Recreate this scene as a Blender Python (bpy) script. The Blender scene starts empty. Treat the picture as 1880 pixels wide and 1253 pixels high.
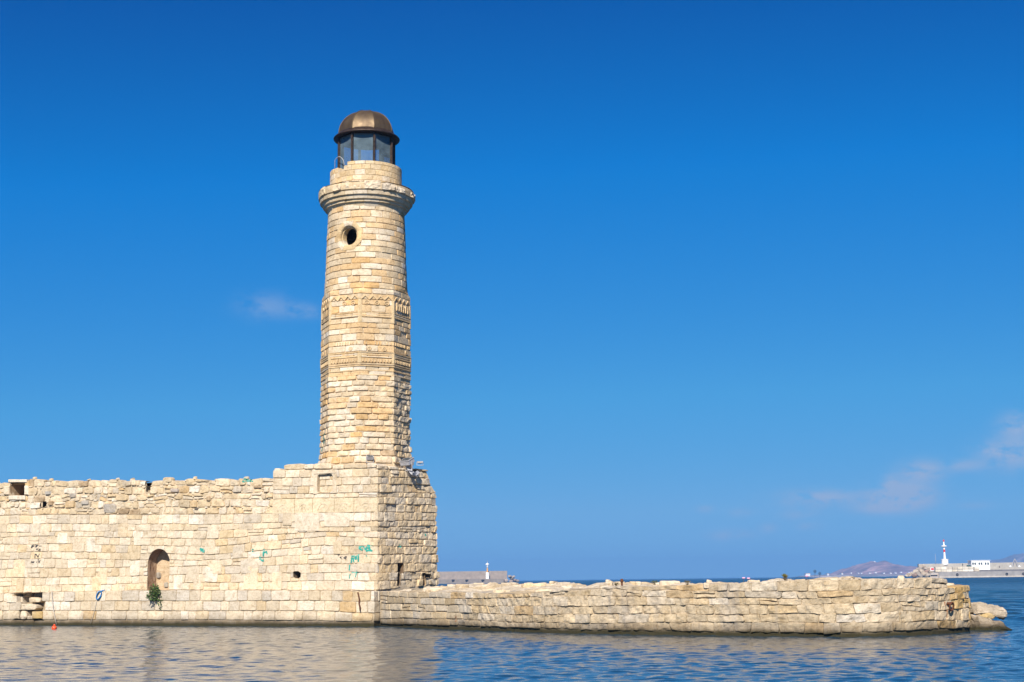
import bpy, math, random
import numpy as np
from mathutils import Vector, Matrix
from mathutils.bvhtree import BVHTree

rnd = random.Random(11)
scene = bpy.context.scene
col = scene.collection
PI = math.pi
R = math.radians

# ------------------------------------------------------------------ camera model
FPX = 50.0 / 36.0 * 1880.0
PITCH = math.atan(439.7 / FPX)
ROLL = math.atan(0.0127)
CAM = np.array([0.0, 0.0, 1.9])
_r0 = np.array([1.0, 0, 0]); FWD = np.array([0, math.cos(PITCH), math.sin(PITCH)])
_u0 = np.array([0, -math.sin(PITCH), math.cos(PITCH)])
RIGHT = math.cos(ROLL) * _r0 - math.sin(ROLL) * _u0
UP = math.sin(ROLL) * _r0 + math.cos(ROLL) * _u0

def proj(P):
    q = np.asarray(P, float) - CAM
    w = q @ FWD
    return 940 + FPX * (q @ RIGHT) / w, 626.5 - FPX * (q @ UP) / w

def ray(px, py):
    return FWD + (px - 940) / FPX * RIGHT - (py - 626.5) / FPX * UP

def hit_z(px, py, z=0.0):
    d = ray(px, py); t = (z - CAM[2]) / d[2]
    return CAM + d * t

def at(px, py, Y):                      # world point seen at that pixel, at distance Y
    d = ray(px, py); t = Y / d[1]
    return CAM + d * t

def z_at(X, Y, py):
    k = -(py - 626.5) / FPX
    dx, dy = X - CAM[0], Y - CAM[1]
    dz = (k * (dx * FWD[0] + dy * FWD[1]) - (dx * UP[0] + dy * UP[1])) / (UP[2] - k * FWD[2])
    return CAM[2] + dz

# ------------------------------------------------------------------ noise
def _hash(i, j, k, s):
    n = (i * 374761393 + j * 668265263 + k * 2147483647 + s * 1274126177) & 0xffffffff
    n = ((n ^ (n >> 13)) * 1274126177) & 0xffffffff
    n = (n ^ (n >> 16)) & 0xffff
    return n.astype(np.float64) / 32767.5 - 1.0

def vnoise(P, f=1.0, s=0):
    P = np.asarray(P, float) * f + 1000.37
    I = np.floor(P).astype(np.int64); Fp = P - I
    Fp = Fp * Fp * (3 - 2 * Fp)
    i, j, k = I[..., 0], I[..., 1], I[..., 2]
    x, y, z = Fp[..., 0], Fp[..., 1], Fp[..., 2]
    def L(a, b, t): return a + (b - a) * t
    return L(L(L(_hash(i, j, k, s), _hash(i+1, j, k, s), x), L(_hash(i, j+1, k, s), _hash(i+1, j+1, k, s), x), y),
             L(L(_hash(i, j, k+1, s), _hash(i+1, j, k+1, s), x), L(_hash(i, j+1, k+1, s), _hash(i+1, j+1, k+1, s), x), y), z)

def fbm(P, f=1.0, o=3, s=0):
    a, t = 1.0, 0.0
    for q in range(o):
        t = t + a * vnoise(P, f, s + q * 7); a *= 0.5; f *= 2.03
    return t

def n1(x, s=0):
    x = np.asarray(x, float)
    return vnoise(np.stack([x, x * 0 + 3.3, x * 0 + 7.7], -1), 1.0, s)

# ------------------------------------------------------------------ scene helpers
def thing(name, label, cat, loc, group=None):
    o = bpy.data.objects.new(name, None); col.objects.link(o)
    o.empty_display_size = 0.5
    o.location = [float(c) for c in loc]
    o['label'] = label; o['category'] = cat
    if group: o['group'] = group
    return o

def tag(o, label, cat, group=None):
    o['label'] = label; o['category'] = cat
    if group: o['group'] = group
    return o

def world_loc(o):
    v = Vector((0, 0, 0))
    while o:
        v = v + o.location; o = o.parent
    return v

def mesh(name, verts, faces, mat, parent=None, colors=None, smooth=True, origin=None):
    V = np.asarray(verts, dtype=np.float64).reshape(-1, 3)
    if parent is not None:
        org = np.array(world_loc(parent))
    elif origin is not None:
        org = np.asarray(origin, float)
    else:
        org = np.zeros(3)
    me = bpy.data.meshes.new(name)
    V = V - org
    if isinstance(faces, np.ndarray):
        nf, k = faces.shape
        me.vertices.add(len(V)); me.vertices.foreach_set('co', V.astype(np.float32).ravel())
        me.loops.add(nf * k); me.loops.foreach_set('vertex_index', faces.astype(np.int32).ravel())
        me.polygons.add(nf)
        me.polygons.foreach_set('loop_start', np.arange(0, nf * k, k, dtype=np.int32))
        me.update(calc_edges=True)
    else:
        me.from_pydata([tuple(v) for v in V], [], [tuple(int(i) for i in f) for f in faces])
        me.update()
    if colors is not None:
        a = me.color_attributes.new('Col', 'FLOAT_COLOR', 'POINT')
        cc = np.ones((len(V), 4), np.float32); cc[:, :3] = colors
        a.data.foreach_set('color', cc.ravel())
    me.polygons.foreach_set('use_smooth', [smooth] * len(me.polygons))
    me.materials.append(mat)
    o = bpy.data.objects.new(name, me); col.objects.link(o)
    if parent is not None: o.parent = parent
    elif origin is not None: o.location = [float(c) for c in origin]
    return o

class MB:
    """collects shapes (world coordinates) into one mesh"""
    def __init__(s): s.v, s.f, s.c = [], [], []; s.n = 0
    def add(s, V, F, c=None):
        V = np.asarray(V, float).reshape(-1, 3)
        s.v.append(V); s.f += [tuple(i + s.n for i in f) for f in F]; s.n += len(V)
        s.c.append(np.tile(np.asarray(c if c is not None else (1, 1, 1), float), (len(V), 1)) if np.ndim(c) < 2 else c)
    def box(s, c, size, ax=None, c_=None, taper=1.0):
        ax = np.eye(3) if ax is None else np.asarray(ax, float)
        h = np.asarray(size, float) / 2
        V = []
        for z in (-1, 1):
            t = taper if z > 0 else 1.0
            for x, y in ((-1, -1), (1, -1), (1, 1), (-1, 1)):
                V.append(np.asarray(c, float) + ax[0] * x * h[0] * t + ax[1] * y * h[1] * t + ax[2] * z * h[2])
        s.add(V, [(3, 2, 1, 0), (4, 5, 6, 7), (0, 1, 5, 4), (1, 2, 6, 5), (2, 3, 7, 6), (3, 0, 4, 7)], c_)
    def lathe(s, c, prof, n=24, c_=None, a0=0.0, cap=True):
        V, F = [], []
        for (r, z) in prof:
            for i in range(n):
                a = a0 + 2 * PI * i / n
                V.append((c[0] + r * math.cos(a), c[1] + r * math.sin(a), c[2] + z))
        m = len(prof)
        for j in range(m - 1):
            for i in range(n):
                k = (i + 1) % n
                F.append((j * n + i, j * n + k, (j + 1) * n + k, (j + 1) * n + i))
        if cap:
            F.append(tuple(range(n))[::-1]); F.append(tuple((m - 1) * n + i for i in range(n)))
        s.add(V, F, c_)
    def tube(s, pts, r, n=8, c_=None, closed=False):
        pts = [np.asarray(p, float) for p in pts]
        V, F = [], []
        m = len(pts)
        rr = r if isinstance(r, (list, tuple)) else [r] * m
        pr = None
        for i, p in enumerate(pts):
            a = pts[(i - 1) % m] if (closed or i > 0) else p
            b = pts[(i + 1) % m] if (closed or i < m - 1) else p
            t = b - a; t = t / (np.linalg.norm(t) + 1e-12)
            if pr is None:
                up = np.array([0, 0, 1.0]) if abs(t[2]) < 0.9 else np.array([1.0, 0, 0])
                x = np.cross(t, up)
            else:
                x = pr - t * (pr @ t)
            x /= np.linalg.norm(x); pr = x; y = np.cross(t, x)
            for k in range(n):
                an = 2 * PI * k / n
                V.append(p + rr[i] * (x * math.cos(an) + y * math.sin(an)))
        for i in range(m if closed else m - 1):
            j = (i + 1) % m
            for k in range(n):
                q = (k + 1) % n
                F.append((i * n + k, i * n + q, j * n + q, j * n + k))
        if not closed:
            F.append(tuple(range(n))[::-1]); F.append(tuple((m - 1) * n + k for k in range(n)))
        s.add(V, F, c_)
    def build(s, name, mat, parent=None, smooth=False, origin=None, colors=True):
        return mesh(name, np.concatenate(s.v), s.f, mat, parent, np.concatenate(s.c) if colors else None, smooth, origin)

# ------------------------------------------------------------------ materials
def new_mat(name):
    m = bpy.data.materials.new(name); m.use_nodes = True
    nt = m.node_tree
    return m, nt, nt.nodes['Principled BSDF']

def N(nt, t, **kw):
    n = nt.nodes.new(t)
    for k, v in kw.items():
        if k == 'op': n.operation = v
        elif k == 'blend': n.blend_type = v
        elif k == 'dtype': n.data_type = v
        else: setattr(n, k, v)
    return n

def mixc(nt, blend, fac, a, b):
    n = nt.nodes.new('ShaderNodeMix'); n.data_type = 'RGBA'; n.blend_type = blend
    for s, v in ((n.inputs[0], fac), (n.inputs[6], a), (n.inputs[7], b)):
        if isinstance(v, bpy.types.NodeSocket): nt.links.new(v, s)
        elif isinstance(v, (int, float)): s.default_value = v
        else: s.default_value = (*v, 1)
    return n.outputs[2]

def mathn(nt, op, a, b=0.0, c=0.0, clamp=False):
    n = nt.nodes.new('ShaderNodeMath'); n.operation = op; n.use_clamp = clamp
    for s, v in zip(n.inputs, (a, b, c)):
        if isinstance(v, bpy.types.NodeSocket): nt.links.new(v, s)
        else: s.default_value = v
    return n.outputs[0]

def noise_tex(nt, scale, detail=4.0, rough=0.55, vec=None, sc=None):
    n = nt.nodes.new('ShaderNodeTexNoise')
    n.inputs['Scale'].default_value = scale; n.inputs['Detail'].default_value = detail
    n.inputs['Roughness'].default_value = rough
    if vec is None:
        tc = nt.nodes.new('ShaderNodeTexCoord'); vec = tc.outputs['Object']
    if sc is not None:
        mp = nt.nodes.new('ShaderNodeMapping'); mp.inputs['Scale'].default_value = sc
        nt.links.new(vec, mp.inputs['Vector']); vec = mp.outputs[0]
    nt.links.new(vec, n.inputs['Vector'])
    return n.outputs[0]

def ramp(nt, fac, stops):
    r = nt.nodes.new('ShaderNodeValToRGB'); e = r.color_ramp.elements
    while len(e) < len(stops): e.new(0.5)
    for q, (p, c) in zip(e, stops):
        q.position = p; q.color = (*c, 1) if len(c) == 3 else c
    nt.links.new(fac, r.inputs[0])
    return r.outputs[0]

def g3(v): return (v, v, v)

def limestone(name, waterline=False, streaks=0.0, bump=0.5, patina=(0.51, 0.435, 0.335)):
    m, nt, b = new_mat(name)
    at_ = N(nt, 'ShaderNodeAttribute', attribute_name='Col')
    c = at_.outputs['Color']
    big = noise_tex(nt, 0.7, 4)
    pat = ramp(nt, noise_tex(nt, 0.9, 6, 0.62, sc=(1, 1, 1.5)), [(0.45, g3(0.0)), (0.66, g3(1.0))])
    c = mixc(nt, 'MIX', mathn(nt, 'MULTIPLY', pat, 0.42), c, patina)
    c = mixc(nt, 'MULTIPLY', 0.8, c, ramp(nt, big, [(0.3, (0.86, 0.84, 0.80)), (0.65, (1.05, 1.03, 1.0))]))
    med = noise_tex(nt, 5.0, 6, 0.65)
    c = mixc(nt, 'MULTIPLY', 1.0, c, ramp(nt, med, [(0.28, (0.70, 0.64, 0.55)), (0.47, (0.97, 0.955, 0.93)), (0.75, (1.10, 1.09, 1.08))]))
    bed = noise_tex(nt, 1.0, 5, 0.65, sc=(3.0, 3.0, 15.0))          # bedding planes of the stone
    c = mixc(nt, 'MULTIPLY', 0.75, c, ramp(nt, bed, [(0.30, (0.70, 0.63, 0.53)), (0.44, (0.98, 0.97, 0.95)), (0.8, g3(1.05))]))
    grit = noise_tex(nt, 12.0, 5, 0.7)
    c = mixc(nt, 'MULTIPLY', 0.85, c, ramp(nt, grit, [(0.30, (0.62, 0.56, 0.48)), (0.45, (0.97, 0.96, 0.94)), (0.75, g3(1.08))]))
    fine = noise_tex(nt, 34.0, 5, 0.7)
    c = mixc(nt, 'MULTIPLY', 0.8, c, ramp(nt, fine, [(0.3, (0.68, 0.66, 0.62)), (0.5, g3(1.0)), (0.8, g3(1.05))]))
    # pitted weathering: small dark pores
    vo = N(nt, 'ShaderNodeTexVoronoi'); vo.inputs['Scale'].default_value = 13.0
    tc = N(nt, 'ShaderNodeTexCoord'); nt.links.new(tc.outputs['Object'], vo.inputs['Vector'])
    pit = ramp(nt, vo.outputs['Distance'], [(0.06, g3(1.0)), (0.17, g3(0.0))])
    sel = ramp(nt, noise_tex(nt, 1.9, 3), [(0.52, g3(0.0)), (0.62, g3(1.0))])
    pitm = mixc(nt, 'MULTIPLY', 1.0, pit, sel)
    c = mixc(nt, 'MIX', mathn(nt, 'MULTIPLY', pitm, 0.55), c, (0.22, 0.16, 0.10))
    if streaks > 0:
        st = noise_tex(nt, 1.0, 5, 0.6, sc=(1.3, 1.3, 0.16))
        f = ramp(nt, st, [(0.55, g3(0.0)), (0.72, g3(1.0))])
        c = mixc(nt, 'MIX', mathn(nt, 'MULTIPLY', f, streaks), c, (0.27, 0.25, 0.23))
    if waterline:
        geo = N(nt, 'ShaderNodeNewGeometry'); sx = N(nt, 'ShaderNodeSeparateXYZ')
        nt.links.new(geo.outputs['Position'], sx.inputs[0])
        wob = noise_tex(nt, 1.1, 5, 0.65)
        z = mathn(nt, 'SUBTRACT', sx.outputs['Z'], mathn(nt, 'MULTIPLY', mathn(nt, 'SUBTRACT', wob, 0.5), 0.55))
        f1 = ramp(nt, z, [(0.12, g3(1.0)), (0.52, g3(0.0))])
        c = mixc(nt, 'MIX', mathn(nt, 'MULTIPLY', f1, 0.82), c, (0.095, 0.068, 0.042))
        f2 = ramp(nt, mathn(nt, 'SUBTRACT', sx.outputs['Z'], mathn(nt, 'MULTIPLY', mathn(nt, 'SUBTRACT', wob, 0.5), 0.16)), [(0.09, g3(1.0)), (0.24, g3(0.0))])
        c = mixc(nt, 'MIX', mathn(nt, 'MULTIPLY', f2, 0.92), c, (0.026, 0.024, 0.009))
    nt.links.new(c, b.inputs['Base Color'])
    b.inputs['Roughness'].default_value = 0.92
    b.inputs['Specular IOR Level'].default_value = 0.2
    h = mathn(nt, 'ADD', mathn(nt, 'MULTIPLY', noise_tex(nt, 9.0, 6, 0.7), 0.7), mathn(nt, 'MULTIPLY', noise_tex(nt, 45.0, 4, 0.7), 0.25))
    h = mathn(nt, 'SUBTRACT', h, mathn(nt, 'MULTIPLY', pitm, 0.5))
    bp = N(nt, 'ShaderNodeBump'); bp.inputs['Strength'].default_value = bump; bp.inputs['Distance'].default_value = 0.05
    nt.links.new(h, bp.inputs['Height']); nt.links.new(bp.outputs[0], b.inputs['Normal'])
    return m

def plain(name, c, rough=0.7, metal=0.0, var=0.25, scale=3.0, bump=0.1, spec=0.3):
    m, nt, b = new_mat(name)
    n = noise_tex(nt, scale, 5, 0.6)
    lo = tuple(x * (1 - var) for x in c); hi = tuple(min(1, x * (1 + var)) for x in c)
    cc = ramp(nt, n, [(0.3, lo), (0.7, hi)])
    nt.links.new(cc, b.inputs['Base Color'])
    b.inputs['Roughness'].default_value = rough; b.inputs['Metallic'].default_value = metal
    b.inputs['Specular IOR Level'].default_value = spec
    if bump > 0:
        bp = N(nt, 'ShaderNodeBump'); bp.inputs['Strength'].default_value = bump; bp.inputs['Distance'].default_value = 0.02
        nt.links.new(noise_tex(nt, scale * 6, 4), bp.inputs['Height']); nt.links.new(bp.outputs[0], b.inputs['Normal'])
    return m

def colmat(name, rough=0.8, scale=2.0, var=0.2, bump=0.2, dist=0.05):
    m, nt, b = new_mat(name)
    at_ = N(nt, 'ShaderNodeAttribute', attribute_name='Col')
    n = noise_tex(nt, scale, 6, 0.65)
    c = mixc(nt, 'MULTIPLY', 1.0, at_.outputs['Color'], ramp(nt, n, [(0.3, g3(1 - var)), (0.7, g3(1 + var * 0.5))]))
    nt.links.new(c, b.inputs['Base Color']); b.inputs['Roughness'].default_value = rough
    b.inputs['Specular IOR Level'].default_value = 0.25
    bp = N(nt, 'ShaderNodeBump'); bp.inputs['Strength'].default_value = bump; bp.inputs['Distance'].default_value = dist
    nt.links.new(noise_tex(nt, scale * 4, 5), bp.inputs['Height']); nt.links.new(bp.outputs[0], b.inputs['Normal'])
    return m

M_STONE = limestone('limestone_masonry', streaks=0.16)
M_TOWER = limestone('tower_limestone', streaks=0.12, patina=(0.55, 0.42, 0.265))
M_ROUGH = limestone('weathered_limestone', bump=0.8)
M_QUAY = limestone('quay_limestone', waterline=True, streaks=0.25, bump=0.6)
M_MOLE = limestone('breakwater_limestone', waterline=True, streaks=0.6, bump=0.8)
M_ROCK = limestone('shore_rock', waterline=True, streaks=0.2, bump=1.0)
M_PAINT_GREEN = plain('teal_spray_paint', (0.03, 0.26, 0.21), 0.7, var=0.4, scale=12, bump=0)
M_PAINT_BLACK = plain('black_spray_paint', (0.05, 0.045, 0.045), 0.7, var=0.5, scale=14, bump=0)
M_RUST = plain('rusted_iron', (0.11, 0.042, 0.022), 0.85, 0.2, 0.5, 18, 0.4)
M_RUSTSTAIN = plain('rust_stain', (0.30, 0.15, 0.08), 0.95, 0, 0.4, 9, 0)
M_DARKMETAL = plain('dark_bronze_frame', (0.055, 0.038, 0.030), 0.5, 0.6, 0.6, 8, 0.3)
M_GREYMETAL = plain('grey_painted_metal', (0.33, 0.33, 0.35), 0.6, 0.0, 0.25, 10, 0.1)
M_LENS = plain('lamp_glass', (0.06, 0.07, 0.08), 0.1, 0, 0.1, 3, 0, 0.5)
M_LEAF = colmat('caper_leaves', 0.55, 4, 0.25, 0.1)
M_STEM = plain('plant_stem', (0.12, 0.09, 0.045), 0.8)
M_BLUE = plain('blue_rope_fibre', (0.02, 0.17, 0.42), 0.8, 0, 0.25, 30, 0.3)
M_ROPE = plain('pale_mooring_rope', (0.42, 0.38, 0.33), 0.9, 0, 0.3, 40, 0.3)
M_ORANGE = plain('orange_buoy_plastic', (0.72, 0.075, 0.018), 0.4, 0, 0.15, 6, 0, 0.5)
M_CONC = colmat('harbour_concrete', 0.85, 0.35, 0.25, 0.25, 0.3)
M_WHITE = plain('white_painted_wall', (0.78, 0.78, 0.76), 0.6, 0, 0.06, 0.5, 0)
M_RED = plain('red_paint', (0.55, 0.03, 0.025), 0.5, 0, 0.1, 1, 0)
M_OCHRE = plain('ochre_paint', (0.58, 0.30, 0.09), 0.6, 0, 0.1, 1, 0)
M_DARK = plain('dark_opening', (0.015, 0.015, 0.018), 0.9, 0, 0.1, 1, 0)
M_WINDOW = plain('cabin_window_glass', (0.03, 0.05, 0.06), 0.12, 0, 0.1, 1, 0, 0.5)

def bronze():
    m, nt, b = new_mat('bronze_dome')
    n = noise_tex(nt, 2.2, 6, 0.65, sc=(1, 1, 0.35))
    c = ramp(nt, n, [(0.25, (0.070, 0.046, 0.030)), (0.5, (0.115, 0.080, 0.046)), (0.75, (0.17, 0.125, 0.07))])
    nt.links.new(c, b.inputs['Base Color']); b.inputs['Metallic'].default_value = 0.65
    r = ramp(nt, noise_tex(nt, 3.5, 4), [(0.3, g3(0.50)), (0.7, g3(0.62))]); nt.links.new(r, b.inputs['Roughness'])
    return m
M_BRONZE = bronze()

def glass():
    m, nt, b = new_mat('dusty_lantern_glass')
    nt.nodes.remove(b); out = nt.nodes['Material Output']
    tr = N(nt, 'ShaderNodeBsdfTransparent'); tr.inputs[0].default_value = (0.80, 0.93, 0.97, 1)
    gl = N(nt, 'ShaderNodeBsdfGlossy'); gl.inputs['Roughness'].default_value = 0.03
    df = N(nt, 'ShaderNodeBsdfDiffuse'); df.inputs[0].default_value = (0.24, 0.33, 0.38, 1)
    fr = N(nt, 'ShaderNodeFresnel'); fr.inputs[0].default_value = 1.5
    m1 = N(nt, 'ShaderNodeMixShader'); m2 = N(nt, 'ShaderNodeMixShader')
    nt.links.new(mathn(nt, 'MULTIPLY', noise_tex(nt, 1.6, 5, 0.65), 0.62), m1.inputs[0])
    nt.links.new(tr.outputs[0], m1.inputs[1]); nt.links.new(df.outputs[0], m1.inputs[2])
    nt.links.new(fr.outputs[0], m2.inputs[0]); nt.links.new(m1.outputs[0], m2.inputs[1]); nt.links.new(gl.outputs[0], m2.inputs[2])
    nt.links.new(m2.outputs[0], out.inputs['Surface'])
    return m
M_GLASS = glass()

# ------------------------------------------------------------------ plan paths
class Path:
    """a plan polyline; u = arc length, v = height, d = outward offset"""
    def __init__(s, pts, smooth=False):
        s.p = np.asarray(pts, float)[:, :2]
        e = np.diff(s.p, axis=0); s.L = np.linalg.norm(e, axis=1)
        s.u = np.concatenate([[0], np.cumsum(s.L)])
        s.t = e / s.L[:, None]
        s.n = np.stack([s.t[:, 1], -s.t[:, 0]], 1)
        vn = np.concatenate([s.n[:1], (s.n[:-1] + s.n[1:]) / 2, s.n[-1:]])
        l2 = (vn ** 2).sum(1, keepdims=True)
        s.mit = vn / l2
        s.smooth = smooth
        s.corners = [] if smooth else list(s.u[1:-1])
    def __call__(s, u, v, d):
        u = np.asarray(u, float); v = np.asarray(v, float); d = np.asarray(d, float) + u * 0
        k = np.clip(np.searchsorted(s.u, u, side='right') - 1, 0, len(s.L) - 1)
        q = u - s.u[k]
        xy = s.p[k] + s.t[k] * q[..., None]
        if s.smooth:
            f = np.clip(q / s.L[k], 0, 1)[..., None]
            n = s.mit[k] * (1 - f) + s.mit[k + 1] * f
        else:
            n = s.n[k].copy()
            for i in range(1, len(s.u) - 1):
                m = np.abs(u - s.u[i]) < 1e-5
                n[m] = s.mit[i]
        xy = xy + n * d[..., None]
        return np.concatenate([xy, (v + u * 0)[..., None]], -1)
    def uv(s, px, py, d=0.0):
        us = np.linspace(s.u[0], s.u[-1], 3000); z = 1.5
        for _ in range(4):
            P = s(us, us * 0 + z, d); X, _y = proj(P)
            u = np.interp(px, X, us)
            q = s(np.array([u]), np.array([0.0]), d)[0]
            z = z_at(q[0], q[1], py)
        return float(u), float(z)

# ------------------------------------------------------------------ holes cut into masonry
class Hole:
    def __init__(s, kind, u0, u1, v0, v1):
        s.kind, s.u0, s.u1, s.v0, s.v1 = kind, u0, u1, v0, v1
        s.uc = (u0 + u1) / 2; s.ru = (u1 - u0) / 2
        s.rv = (v1 - v0) / 2 if kind == 'circle' else min(s.ru, (v1 - v0) * 0.4)
        s.vc = (v0 + v1) / 2 if kind == 'circle' else v1 - s.rv
    def cut(s, u, v):
        ins = np.zeros(u.shape, bool); u = u.copy(); v = v.copy()
        if s.kind == 'rect':
            ins = (u > s.u0) & (u < s.u1) & (v > s.v0) & (v < s.v1)
            dist = np.stack([u - s.u0, s.u1 - u, v - s.v0, s.v1 - v]); k = dist.argmin(0)
            u = np.where(ins & (k == 0), s.u0, np.where(ins & (k == 1), s.u1, u))
            v = np.where(ins & (k == 2), s.v0, np.where(ins & (k == 3), s.v1, v))
        else:
            a = (u - s.uc) / s.ru; b = (v - s.vc) / s.rv; r = np.hypot(a, b) + 1e-9
            el = r < 1
            if s.kind == 'arch':
                el &= v >= s.vc
                low = (u > s.u0) & (u < s.u1) & (v >= s.v0) & (v < s.vc)
                u = np.where(low, np.where(u < s.uc, s.u0, s.u1), u); ins |= low
            u = np.where(el, s.uc + a / r * s.ru, u); v = np.where(el, s.vc + b / r * s.rv, v)
            ins |= el
        return u, v, ins
    def loop(s, n=28):
        if s.kind == 'rect':
            L = []
            for (a, b), (c, d) in (((s.u0, s.v0), (s.u1, s.v0)), ((s.u1, s.v0), (s.u1, s.v1)), ((s.u1, s.v1), (s.u0, s.v1)), ((s.u0, s.v1), (s.u0, s.v0))):
                for q in range(4): L.append((a + (c - a) * q / 4, b + (d - b) * q / 4))
            return L
        if s.kind == 'circle':
            return [(s.uc + s.ru * math.cos(2 * PI * i / n), s.vc + s.rv * math.sin(2 * PI * i / n)) for i in range(n)]
        L = [(s.u0 + (s.u1 - s.u0) * q / 4, s.v0) for q in range(4)]
        L += [(s.u1, s.v0 + (s.vc - s.v0) * q / 6) for q in range(6)]
        L += [(s.uc + s.ru * math.cos(PI * i / 14), s.vc + s.rv * math.sin(PI * i / 14)) for i in range(15)]
        L += [(s.u0, s.vc - (s.vc - s.v0) * q / 6) for q in range(1, 6)]
        return L

# ------------------------------------------------------------------ masonry
class Masonry:
    def __init__(s): s.V, s.F, s.C = [], [], []; s.n = 0
    def push(s, V, F, C):
        s.V.append(V); s.F.append(F + s.n); s.C.append(C); s.n += len(V)
    def stone(s, P, quad, c, off=0.0, bulge=0.012, bevel=0.035, bw=0.05, gap=0.008, amp=0.008, freq=4.0, skirt=0.3,
              rnd_=0.0, res=0.09, holes=(), seed=0, wob=0.008, cvar=0.06, rows=None):
        rnd_ *= 0.6; bw *= 0.55; bulge *= 0.6
        q = np.asarray(quad, float)
        w = max(0.04, (np.linalg.norm(q[1] - q[0]) + np.linalg.norm(q[2] - q[3])) / 2)
        h = max(0.04, (np.linalg.norm(q[3] - q[0]) + np.linalg.norm(q[2] - q[1])) / 2)
        e = min(bw, w * 0.3); eh = min(bw, h * 0.3)
        nx = max(2, int(round((w - 2 * e) / res)) + 1); ny = max(2, int(round((h - 2 * eh) / res)) + 1)
        S = np.concatenate([[0], np.linspace(e / w, 1 - e / w, nx), [1]])
        T = np.concatenate([[0], np.linspace(eh / h, 1 - eh / h, ny), [1]])
        if w > 5 * e: S = np.insert(S, [2, len(S) - 2], [2 * e / w, 1 - 2 * e / w])
        if h > 5 * eh: T = np.insert(T, [2, len(T) - 2], [2 * eh / h, 1 - 2 * eh / h])
        if rows is not None:
            va, vb = q[0][1], q[3][1]; rr = [(r - va) / (vb - va) for r in rows if va + .004 < r < vb - .004]
            T = np.array([0.0, eh / h * .3] + rr + [1 - eh / h * .3, 1.0])
        S = np.sort(S); T = np.sort(T)
        nS, nT = len(S), len(T)
        SS, TT = np.meshgrid(S, T)
        A, B = SS * 2 - 1, TT * 2 - 1
        edge = np.minimum(np.minimum(SS, 1 - SS) * w / e, np.minimum(TT, 1 - TT) * h / eh).clip(0, 1)
        if rnd_ > 0:
            k = 1 - rnd_ * (np.abs(A) ** 3 * np.abs(B) ** 3) * 0.38
            A, B = A * k, B * k
        A *= 1 - min(0.4, gap / w); B *= 1 - min(0.4, gap / h)
        s_, t_ = (A + 1) / 2, (B + 1) / 2
        uv = (q[0] * ((1 - s_) * (1 - t_))[..., None] + q[1] * (s_ * (1 - t_))[..., None] + q[2] * (s_ * t_)[..., None] + q[3] * ((1 - s_) * t_)[..., None])
        U, Vv = uv[..., 0], uv[..., 1]
        for cu in getattr(P, 'corners', ()):
            if U.min() + 0.05 < cu < U.max() - 0.05:
                j = int(np.abs(U.mean(0) - cu).argmin())
                if 0 < j < nS - 1: U[:, j] = cu
        base = np.stack([U, Vv, np.full_like(U, seed * 1.7)], -1)
        if wob > 0:
            U2 = U + wob * vnoise(base, 5.0, 3); V2 = Vv + wob * vnoise(base, 5.0, 4)
            m = np.ones_like(U, bool)
            for cu in getattr(P, 'corners', ()): m &= np.abs(U - cu) > 1e-6
            U = np.where(m, U2, U); Vv = V2
        bev = (1 - edge) ** 2
        D = off + bulge * (1 - A ** 4) * (1 - B ** 4) - bevel * bev + amp * fbm(base, freq, 3, 1)
        ins = np.zeros(U.shape, bool)
        for hl in holes:
            U, Vv, i2 = hl.cut(U, Vv); ins |= i2
        if ins.all(): return
        W = P(U, Vv, D)
        V = W.reshape(-1, 3)
        idx = np.arange(nS * nT).reshape(nT, nS)
        F = np.stack([idx[:-1, :-1], idx[:-1, 1:], idx[1:, 1:], idx[1:, :-1]], -1).reshape(-1, 4)
        if ins.any():
            I = ins.ravel(); F = F[~I[F].all(1)]
        # sides running back into the wall
        loop = np.concatenate([idx[0, :-1], idx[:-1, -1], idx[-1, :0:-1], idx[:0:-1, 0]])
        ub, vb = U.ravel()[loop], Vv.ravel()[loop]
        back = P(ub, vb, np.full(len(loop), off - skirt))
        b0 = len(V); nl = len(loop)
        bi = b0 + np.arange(nl); bj = b0 + (np.arange(nl) + 1) % nl
        lj = np.roll(loop, -1)
        F2 = np.stack([loop, bi, bj, lj], -1)
        if ins.any():
            I = ins.ravel(); F2 = F2[~(I[loop] & I[lj])]
        V = np.concatenate([V, back]); F = np.concatenate([F, F2])
        cc = np.asarray(c, float) * (1 + cvar * vnoise(V, 2.2, 9))[:, None]
        s.push(V, F, cc)
    def sheet(s, P, u0, u1, vlo, vhi, d, c, res=0.14, holes=(), amp=0.012, nv=None, d_fn=None):
        us = np.arange(u0, u1 + res, res); us[-1] = u1
        for cu in getattr(P, 'corners', ()):
            if u0 < cu < u1: us[np.abs(us - cu).argmin()] = cu
        lo, hi = vlo(us), vhi(us)
        nv = nv or max(2, int((hi - lo).max() / res) + 1)
        t = np.linspace(0, 1, nv)[:, None]
        U = np.tile(us, (nv, 1)); Vv = lo * (1 - t) + hi * t
        ins = np.zeros(U.shape, bool)
        for hl in holes:
            U, Vv, i2 = hl.cut(U, Vv); ins |= i2
        D = d + amp * fbm(np.stack([U, Vv, U * 0], -1), 2.5, 3, 5)
        if d_fn is not None: D = D + d_fn(U, Vv)
        V = P(U, Vv, D).reshape(-1, 3)
        idx = np.arange(U.size).reshape(U.shape)
        F = np.stack([idx[:-1, :-1], idx[:-1, 1:], idx[1:, 1:], idx[1:, :-1]], -1).reshape(-1, 4)
        I = ins.ravel(); F = F[~I[F].all(1)]
        s.push(V, F, np.asarray(c) * (1 + 0.12 * vnoise(V, 1.7, 2))[:, None])
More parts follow.
